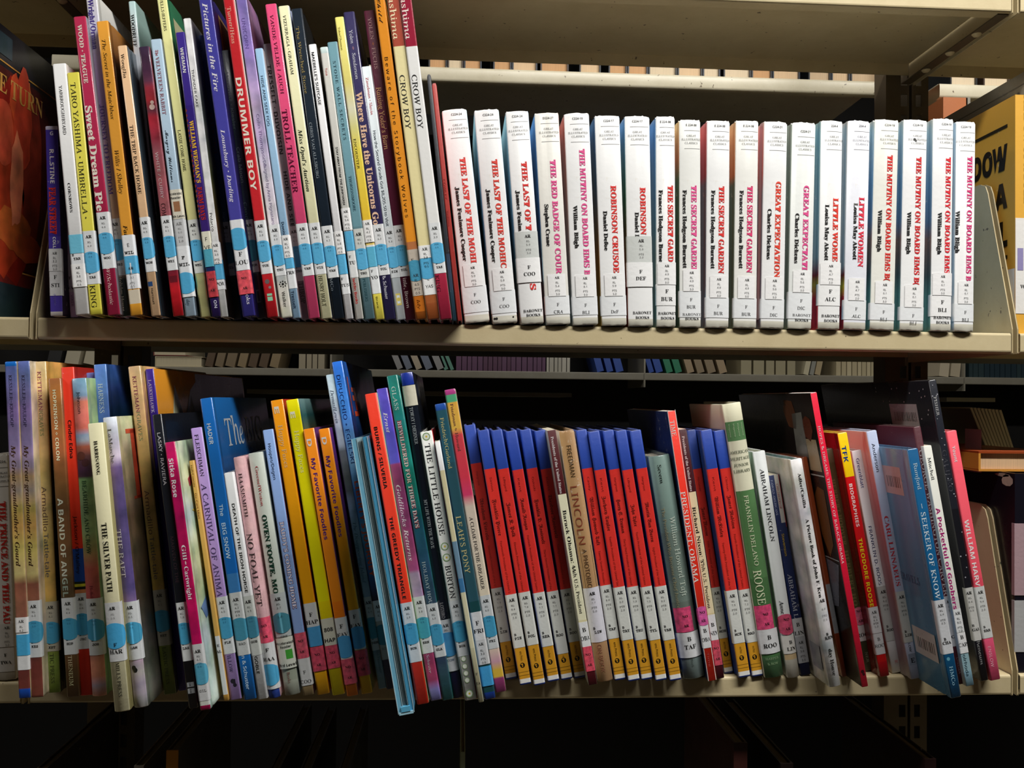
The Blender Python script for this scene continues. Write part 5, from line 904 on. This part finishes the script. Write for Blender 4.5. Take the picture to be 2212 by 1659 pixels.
obk('paperback_book', (1757, 848), (1869, 1484), 15, [(840, 'e01c3c')], 'thin bright red spine with white capitals and a dark photographic board', [V('HOPES & DREAMS: THE STORY OF BARACK OBAMA', 920, 1218, 7.5, 'f0d8d8', 'r'), D(1451, 4, '2c0c10', 0), D(1457, 3, '2c0c10', .2),
    SP('L', [(.05, 866), (.07, 862), (.076, 890), (.068, 925), (.05, 930), (.044, 900)], '6c3c28'), SP('L', [(.03, 890), (.055, 895), (.06, 1010), (.03, 1010)], '8c8480'), SP('L', [(.012, 905), (.022, 898), (.032, 910), (.03, 945), (.018, 955), (.01, 930)], '6c3424'), SP('L', [(.006, 950), (.03, 950), (.034, 1020), (.004, 1020)], 'b09878'), SR('L', .002, .16, 1028, 1031, 'd0ccc8'),
    SP('L', [(.008, 1060), (.022, 1055), (.034, 1080), (.034, 1150), (.02, 1210), (.008, 1180)], '7c4c24'), SR('L', .002, .1, 1212, 1214, 'c0c0c0'), SP('L', [(.004, 1222), (.04, 1215), (.05, 1330), (.02, 1320)], '70707c')],
    [], hard=False, cl='1c1210', mat='gloss', page='e0ddd6', dep=.21, group=SG)
obk('hardcover_book', (1789, 970), (1876, 1453), 22, [(960, '58543a'), (1000, '504e30'), (1385, '3c3c28')], 'olive green book set back behind the thin bright red spine', [V('HERBERT HOOVER', 1035, 1180, 12, '6c6c44', 'X', 0), V('HERBERT HO', 1190, 1312, 12, '6c6c44', 'X', 0), V('NER', 1412, 1435, 8, '8c8c74', 'r', .3)],
    [FL(1352, 1388, 'B', 'ROO', 1345, 1373, 12, 'B', 'c0c0c0', .1), ('no_reader_label', 'crayon', [D(1334, 20, 'c46c84', .2), U('NO', 1322, 8, '241018', 'B', .2), U('AR', 1343, 8, '241018', 'B', .2)])], Y=.012, dep=.16, group=SG)
obk('picture_book', (1819, 935), (1912, 1462), 23, [(925, 'f0cc0c'), (1030, 'd0181c'), (1310, 'c01818'), (1430, 'b0141c')], 'red book with a yellow top and blue, white and yellow capitals', [V('TFK', 963, 998, 15, '143c8c', 'S'), V('BIOGRAPHIES', 1045, 1138, 11, 'ecdcd8', 'S'), V('THEODORE ROOSE', 1163, 1311, 12.5, 'ecd820', 'S')],
    [FL(1368, 1414, 'B', 'ROO', 1380, 1394, 10, 'r', 'c4c6c8'), ('reading_label', 'label', [R(1312, 1368, 'c8cacc'), U('AR', 1322, 9, '222222', 'B'), U('RL', 1332, 6.5, '444444', 'm'), U('4.3', 1339, 6.5, '444444', 'm'), U('PTS', 1346, 6.5, '444444', 'm'), U('1.0', 1353, 6.5, '444444', 'm'), ])], cl='6c1410', mat='gloss', group=SG)
obk('picture_book', (1850, 973), (1938, 1454), 24, [(968, 'dadcdf'), (1385, 'd4d4d6')], 'white book with navy sans lettering, right of the red and yellow one', [V('Greenblatt', 990, 1054, 10.5, '1c3c8c', 's', 0), V('FRANKLIN D. ROOS', 1137, 1264, 10.5, '1c3068', 's', 0), V('SEC', 1427, 1434, 9, 'c83c40', 's', .3)],
    ARL(1267, '6.2', 'ROO', 1385, '6.0', dot=False, cls='B', c='bcbebc', s=.1), group=SG, cl='b8a894')
obk('picture_book', (1882, 931), (1979, 1467), 25, [(925, 'b0bcd8'), (1150, 'acb4cc'), (1388, 'b4bcd4')], 'pale blue book with red serif capitals and a peach board', [V('Anderson', 958, 1019, 10.5, '1c2434', 's', 0), V('CARL LINNAEUS', 1115, 1266, 14, 'c02c38', 'B', 0), V('LOW', 1390, 1408, 8, '242830', 's', 0), R(1413, 1437, '7c8494', -.6, .6), U('E', 1425, 15, '181c24', 'B', 0)],
    ARL(1278, '5.4', 'LIN', 1388, '2.0', dot=False, cls='B', c='bcc0bc'), cl=[(931, 'd8bca8'), (1100, 'c4a8a8'), (1466, 'b0b0c0')], group=SG)
bc = lambda d0, d1, y0, y1: [SR('L', d0, d1, y0, y1, 'b4b4b0')]+[SR('L', d0+.004+i*.0032, d0+.0052+i*.0032+(i % 3)*.0004, y0+(y1-y0)*.35, y0+(y1-y0)*.75, '54584c') for i in range(int((d1-d0-.008)/.0032))]
obk('hardcover_book', (1971, 970), (2066, 1508), 26, [(965, '145684'), (1300, '12507c'), (1412, '104c74')], 'dark blue biography jutting furthest below the shelf at right, with barcoded board', [V('Rumford', 1000, 1058, 12, 'bcd0dc', 'r', .1), V('— SEEKER OF KNOW', 1088, 1296, 15, 'd0dce4', 'r', .0), V('HMCo', 1440, 1481, 11, '8cb8cc', 'r', .1), D(1424, 4, '5c98ac', -.2)]
    + bc(.02, .055, 1012, 1075)+bc(.01, .05, 1378, 1440)+[ST('L', 'THE TRAVELS', .02, .075, 1250, .01, '3c4c6c', 'r')],
    [('spine_label', 'label', [R(1297, 1413, 'c4c6ca', None, None), U('AR', 1308, 9.5, '1c1c1c', 'X'), U('RL', 1319, 6.5, '555555', 'm'), U('4.4', 1327, 6.5, '555555', 'm'), U('PTS', 1339, 6.5, '555555', 'm'), U('0.5', 1346, 6.5, '555555', 'm'), U('B', 1380, 8.5, '1c1c1c', 'X', -.2), U('CHA', 1388, 9, '1c1c1c', 'X')])], cl='4c7894', mat='gloss', group=SG, page='9cb4bc')
obk('hardcover_book', (1981, 922), (2079, 1478), 18, [(915, '4c1c26'), (1400, '481824')], 'maroon biography with white serif capitals, behind the jutting dark blue one', [V('GEORGE WASHINGTON CARVER', 972, 1287, 12, 'ccc0c0', 'r', 0), V('CHELSEA', 1420, 1455, 7, '8c6c70', 's', 0)],
    [('spine_label', 'label', [R(1288, 1396, 'bcbcc0'), U('AR', 1299, 9, '222222', 'X', .2), U('RL', 1310, 6.5, '555555', 'm', .2), U('5.8', 1318, 6.5, '555555', 'm', .2), U('CAR', 1374, 9, '222222', 'X', .3)])], cl='542430', group=SG, dep=.18)
obk('paperback_book', (2003, 963), (2096, 1482), 19, [(958, 'd8d8ce'), (1290, 'c8c8c4'), (1411, '88a8b0'), (1450, '7ca0b0')], 'slim white book with chunky magenta lettering', [V('Mitchell', 988, 1037, 9.5, '20242c', 'r', 0), V('A Pocketful of Goobers', 1097, 1316, 14, 'a8186c', 'S', 0), V('olrhoda', 1414, 1460, 10, '1c3440', 's', 0)],
    [('reading_label', 'label', [R(1316, 1366, 'd8dada'), U('AR', 1324, 9, '1c1c1c', 'B'), U('RL', 1336, 7, '333333', 's'), U('8.0', 1344, 7, '333333', 's'), U('PTS', 1355, 7, '333333', 's'), U('1.0', 1362, 7, '333333', 's')]), FL(1367, 1411, 'B', 'CAR', 1375, 1391, 12, 'B', 'dcdcdc')], hard=False, group=SG, dep=.16)
stars = [SP('L', [(d, y), (d+.0012, y-1), (d+.002, y+1.5), (d+.0008, y+3)], 'c0c0c0') for d, y in [(random.uniform(.004, .11), random.uniform(826, 960)) for _ in range(26)]]
obk('picture_book', (2014, 821), (2128, 1471), 19, [(810, '20222a'), (1100, '18181e'), (1380, '16161c')], 'tall black star-speckled book with a barcoded board, taller than its neighbours', [V('FISHER', 857, 898, 9, 'b8b8b8', 'r'), V('GALILEO', 972, 1062, 13, '44444c', 'r'), V('theneum', 1380, 1436, 10, '8c8c8c', 'r', .1)]+[D(random.uniform(830, 1250), random.uniform(.8, 1.6), 'a8a8b0', random.uniform(-.8, .8)) for _ in range(22)]+stars+bc(.03, .085, 872, 925),
    [('spine_label', 'label', [R(1270, 1384, 'bcbcb8'), U('AR', 1280, 9, '222222', 'X', -.2), U('RL', 1291, 6.5, '666666', 'm', -.2), U('6.4', 1299, 6.5, '666666', 'm', -.2), U('PTS', 1311, 6.5, '666666', 'm', -.2), U('0.5', 1318, 6.5, '666666', 'm', -.2), U('B', 1350, 8, '333333', 'X', -.5), U('GAL', 1359, 8.5, '333333', 'X', 0)])], cl='1c1e24', mat='gloss', page='b88c54', dep=.25, group=SG)
obk('picture_book', (2055, 931), (2151, 1470), 25, [(925, 'e85464'), (1250, 'e04c60'), (1380, 'e8587c')], 'coral pink book at the right end of the lower row', [V('Yount', 963, 998, 11, 'ecd8dc', 'S'), V('WILLIAM HARV', 1123, 1267, 15, 'f0e0e0', 'S', 0), V('ENSLOW', 1397, 1441, 10, 'e8a8b8', 's', 0)],
    ARL(1268, '5.4', 'HAR', 1379, '2.0', dot=False, cls='B', c='c8cac8'), cr='8c2c38', group=SG, dep=.17)

# ------------------------------------------------------------------ big books at the picture's edges
XLB = at(0, 400, -.0).x     # board plane of the big dark book at the left
KEYS[('E TURN', 'B', 1.)] = 1; KEYS[('DOW', 'Z', 1.)] = 1; KEYS[('OF A', 'Z', 1.)] = 1; KEYS[('BULL', 'Z', 1.)] = 1
KEYS[('SHADOW OF A BULL', 'X', 1.)] = 1; KEYS[('WO', 'B', 1.)] = 1
prepare_text(list(KEYS))
def board_text(m, x, t, sty, d0, d1, z, hh, c, left=False):
    co, fc = GL[(t, sty, 1.)]; x0, x1 = co[:, 0].min(), co[:, 0].max(); f = (co[:, 0]-x0)/(x1-x0)
    d = d1-f*(d1-d0) if left else d0+f*(d1-d0)
    m.add(np.c_[np.full(len(f), x), d, z+co[:, 1]/.68*hh], fc, tuple(map(float, lin(c))))
def blob(m, x, d, z, rd, rz, c, n=18, seed=0, dx=0.):
    q = random.Random(seed); pts = [(x+dx, d+rd*math.cos(a)*(1+q.uniform(-.18, .18)), z+rz*math.sin(a)*(1+q.uniform(-.12, .12))) for a in [2*math.pi*i/n for i in range(n)]]
    m.add([(x+dx, d, z)]+pts, [(0, 1+i, 1+(i+1) % n) for i in range(n)], tuple(map(float, lin(c))))
def left_cover(m, x, h):
    e = .00004 if x > 0 else -.00004
    def quad(d0, d1, z0, z1, c, k=1): m.add([(x+e*k, d0, z0), (x+e*k, d1, z0), (x+e*k, d1, z1), (x+e*k, d0, z1)], [(0, 1, 2, 3)], tuple(map(float, lin(c))))
    s0 = .044
    quad(0, .25, 0, .032, '1c2c30'); quad(0, .25, .032, .044, '5c1c18', 2); quad(0, .25, .0445, .046, 'c09048', 3)
    quad(0, .25, .047, h*.86, '3c1210')
    blob(m, x, s0+.03, .13, .05, .1, '74180e', seed=1, dx=e*4); blob(m, x, s0+.02, .12, .026, .085, '8c2c16', seed=2, dx=e*5)
    blob(m, x, s0+.065, .15, .02, .07, '6c2418', seed=3, dx=e*5); blob(m, x, s0+.05, .215, .011, .018, 'b0582c', seed=4, dx=e*6); blob(m, x, s0+.028, .21, .009, .022, 'a84020', seed=5, dx=e*6)
    blob(m, x, s0+.045, .19, .016, .05, '9c3420', seed=6, dx=e*7); blob(m, x, s0+.03, .085, .035, .02, '9c4c20', seed=7, dx=e*8); blob(m, x, s0+.01, .17, .02, .03, '9c3c26', seed=8, dx=e*8)
    blob(m, x, s0+.06, .07, .03, .014, '9c4420', seed=9, dx=e*9); blob(m, x, s0+.035, .13, .012, .045, 'c06c4c', seed=10, dx=e*10)
    quad(.0, .25, h*.875, h*.88, 'a87c34', 3)
    board_text(m, x+e*12, 'E TURN', 'B', s0-.001, s0+.083, h*.77, .025, 'a87c3c')
    quad(0, s0+.022, h*.9, h*.975, '24343c', 3)
big_side_book('picture_book', XLB, 'R', ZU, 6, .03, .25, -.05, '14121a', 'dark picture book with a fiery red painted board at the left edge', left_cover, mat='art')
# mustard yellow book and its tall grey companion in the right-hand section
def yellow_cover(m, x, h):
    e = -.00005
    def quad(d0, d1, z0, z1, c, k=1): m.add([(x+e*k, d0, z0), (x+e*k, d0, z1), (x+e*k, d1, z1), (x+e*k, d1, z0)], [(0, 1, 2, 3)], tuple(map(float, lin(c))))
    H = h
    quad(.012, .12, H-.029, H-.0255, '1c1408')
    for t, zz in (('DOW', H-.07), ('OF A', H-.109), ('BULL', H-.148)):
        board_text(m, x+e*2, t, 'Z', .012, .072 if t == 'DOW' else .075, zz, .034, '1a1208', True)
    quad(.012, .1, H-.162, H-.158, '1c1408'); quad(.012, .06, H-.182, H-.178, '1c1408')
    for i in range(7): quad(.022+i*.004, .0235+i*.004, H-.225, H-.192, '8c6c2c')
    quad(.034, .058, H-.128, H-.094, 'c8c4bc', 3)
    for i in range(6): quad(.039+i*.0026, .0402+i*.0026, H-.124, H-.1, '5c5c5c', 4)
    quad(.0, .05, 0, .02, 'e8b454', 2); quad(.0, .06, .02, .065, 'dcdad8', 4)
XYB = at(2193, 500, .012).x
yb_ = big_side_book('hardcover_book', XYB, 'L', ZU, 206, .026, .135, .012, 'd9a440', 'mustard yellow book with heavy black capitals in the right-hand section', yellow_cover, mat='plain')
m = MB(); a_ = .013
m.add([(-a_, -.0004, .02), (a_, -.0004, .02), (a_, -.0004, .115), (-a_, -.0004, .115)], [(0, 1, 2, 3)], lin('dedcd8'))
m.add([(-a_+.002, -.0006, .063), (-a_+.008, -.0006, .063), (-a_+.008, -.0006, .085), (-a_+.002, -.0006, .085)], [(0, 1, 2, 3)], lin('8c84b0'))
co, fc = GL[('WO', 'B', 1.)]; m.add(np.c_[-.008+co[:, 0]*.008, np.full(len(co), -.0006), .045+co[:, 1]*.008], fc, lin('333333')); m.build('spine_label', MAT['label'], yb_)
m = MB(); co, fc = GL[('SHADOW OF A BULL', 'X', 1.)]; W0 = co[:, 0].max()
m.add(np.c_[co[:, 1]*.01-.004, np.full(len(co), -.0005), .24-co[:, 0]/W0*.11], fc, lin('1c1408')); m.build('title_print', MAT['plain'], yb_)
def grey_cover(m, x, h):
    e = -.00006
    for i, (d, z) in enumerate(((.06, .045), (.09, .05), (.035, .052))):
        blob(m, x, d, h-z, .012, .017, '2c2824' if i < 2 else '8c5c28', seed=20+i, dx=e*(1+i))
        for s_ in (-1, 0, 1): blob(m, x, d+s_*.007, h-z+.02, .003, .007, '2c2824' if i < 2 else '8c5c28', n=8, seed=30+i+s_, dx=e*(4+i))
    for z in (.012, .072): m.add([(x+e, .0, h-z), (x+e, .19, h-z), (x+e, .19, h-z-.0012), (x+e, .0, h-z-.0012)], [(0, 1, 2, 3)], lin('4c4640'))
big_side_book('picture_book', XYB+.03, 'L', ZU, 118, .02, .26, .0, '8c877c', 'tall grey picture book with black paw drawings, beside the mustard yellow one', grey_cover, mat='gloss')
# right-hand section of the lower shelf
def dark_cover(m, x, h):
    e = -.00006
    blob(m, x, .012, h-.008, .009, .006, 'b8b0a0', n=9, seed=41, dx=e); blob(m, x, .02, h-.003, .012, .002, 'a09888', n=7, seed=42, dx=e)
    m.add([(x+e, .055, .235), (x+e, .085, .235), (x+e, .085, .19), (x+e, .055, .19)], [(0, 1, 2, 3)], lin('a88c90'))
    for i, (d, z) in enumerate(((.03, .12), (.024, .1), (.026, .07), (.04, .08))): blob(m, x, d, z, .002, .005, '2c5c38', n=7, seed=50+i, dx=e)
XDB = at(2192, 1300, .006).x
big_side_book('hardcover_book', XDB, 'L', ZL, 1024, .03, .2, .006, '14121c', 'black-blue book with a chipped pale corner in the right-hand section of the lower shelf', dark_cover, page='8c7c60')
m = MB(); m.box(-.0151, .0151, -.0006, -.0002, .075, .145, lin('a88c92')); m.box(-.0151, .0151, -.0006, -.0002, .02, .07, lin('a8a8a8')); m.box(-.0157, -.0151, -.0006, .004, .075, .145, lin('a88c92')); m.box(-.0157, -.0151, -.0006, .004, .02, .07, lin('a8a8a8'))
m.build('spine_label', MAT['label'], [o for o in bpy.data.objects if o.get('label', '').startswith('black-blue')][0])
r_ = empty('hardcover_book', (XDB+.018, .03, ZL+.225)); m = MB(); m.box(-.04, .05, 0, .18, .0, .002, lin('c08434')); m.box(-.04, .05, 0, .18, .018, .02, lin('8c3c18')); m.box(-.0402, -.038, 0, .18, .002, .018, lin('c08434')); m.build('cover', MAT['plain'], r_)
p = MB(); p.box(-.0375, .048, .003, .177, .0022, .0178, lin('d8b48c')); p.build('pages', MAT['pages'], r_); r_.location.z = ZL+at(2212, 1024, .006).z-ZL+.0006
tag(r_, 'amber book lying across the top of the black-blue book at the right edge', 'book')
# thin booklets leaning at the back of the right-hand section
for i in range(9):
    u = 2098+i*8.5; pt_, pb_ = at(u, 884+i*.6, .17), at(u+48-i*1.5, 1000, .17)
    d = pt_-pb_; ln = math.atan2(d.x, d.z); z0 = ZL+.0008; hh = (pt_.z-z0)/math.cos(ln)
    x0 = pt_.x-math.tan(ln)*(pt_.z-z0)
    r_ = empty('booklet', (x0, .17+.0006*i, z0+.0015)); r_.rotation_euler = (0, ln, 0)
    m = MB(); m.box(-.0014, .0014, 0, .0005, 0, hh, lin('c4bca0')); m.box(-.0017, -.0012, .0005, .16, 0, hh, lin('8c8c7c')); m.box(.0012, .0017, .0005, .16, 0, hh, lin('bcb498')); m.build('cover', MAT['plain'], r_)
    p = MB(); p.box(-.0011, .0011, .0008, .158, .001, hh-.001, lin('d8d0b4')); p.build('pages', MAT['pages'], r_)
    tag(r_, 'thin cream booklet, '+ORD[i]+' from the left in the leaning bundle beyond the coral pink book', 'booklet', 'leaning bundle of cream booklets')
# books on the dark shelf below
ZD = ZL-.34
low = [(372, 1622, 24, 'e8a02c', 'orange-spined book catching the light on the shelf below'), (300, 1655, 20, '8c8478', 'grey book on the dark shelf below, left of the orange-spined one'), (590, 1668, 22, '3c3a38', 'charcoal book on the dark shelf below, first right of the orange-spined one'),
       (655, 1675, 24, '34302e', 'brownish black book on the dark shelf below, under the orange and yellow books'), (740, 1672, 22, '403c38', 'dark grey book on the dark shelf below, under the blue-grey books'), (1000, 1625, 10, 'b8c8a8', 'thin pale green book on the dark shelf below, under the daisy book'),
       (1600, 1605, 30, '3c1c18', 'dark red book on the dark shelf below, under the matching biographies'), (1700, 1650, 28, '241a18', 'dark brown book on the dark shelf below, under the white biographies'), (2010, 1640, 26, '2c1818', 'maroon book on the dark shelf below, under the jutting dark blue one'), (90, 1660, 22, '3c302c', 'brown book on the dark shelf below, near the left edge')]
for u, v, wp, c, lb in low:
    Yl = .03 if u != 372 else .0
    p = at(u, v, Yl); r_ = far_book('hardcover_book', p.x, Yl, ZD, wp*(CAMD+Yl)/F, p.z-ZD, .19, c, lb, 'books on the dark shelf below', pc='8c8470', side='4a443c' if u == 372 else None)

# the splayed book with its fore-edge outwards
def splayed(T, B, Y):
    pT, pB = at(*T, Y), at(*B, Y); pB.z = ZL+.001
    ln = math.atan2(pT.x-pB.x, pT.z-pB.z); h = math.hypot(pT.x-pB.x, pT.z-pB.z)
    r_ = empty('picture_book', pB); r_.rotation_euler = (0, ln, 0)
    def slab(m, xf, xk, t, y0, y1, z0, z1, c):
        m.add([(xf-t/2, y0, z0), (xf+t/2, y0, z0), (xk+t/2, y1, z0), (xk-t/2, y1, z0), (xf-t/2, y0, z1), (xf+t/2, y0, z1), (xk+t/2, y1, z1), (xk-t/2, y1, z1)], [(0, 3, 2, 1), (4, 5, 6, 7), (0, 1, 5, 4), (1, 2, 6, 5), (2, 3, 7, 6), (3, 0, 4, 7)], lin(c))
    for sx in (-1, 1):
        m = MB(); slab(m, sx*.0046, sx*.0012, .0034, .0, .2, 0, h, '74b4d0' if sx < 0 else '4c9cc4'); slab(m, sx*.0065, sx*.0028, .0005, -.0006, .03, 0, h, 'b4ccd4'); slab(m, sx*.0024, sx*.0006, .0003, -.0004, .03, 0, h, '9cb8c0'); m.build('cover', MAT['gloss'], r_)
    p = MB()
    for xf in (-.0012, 0, .0012): slab(p, xf, xf*.3, .0009, .003, .196, .002, h-.003, '869498')
    p.build('pages', MAT['pages'], r_)
    m = MB(); slab(m, 0, 0, .0118, -.0012, .012, -.0006, .0016, 'a4d0e0'); slab(m, 0, 0, .0075, -.0016, .004, .0018, .006, '5cacd0'); m.build('jacket_fold', MAT['gloss'], r_)
    tag(r_, 'splayed light blue book with its page edges outwards, hanging lowest in the middle', 'book', 'picture books leaning on the lower shelf')
splayed((776, 946), (878, 1551), -.092)

for S in BOOKS: build_book(S)
bpy.context.view_layer.update()
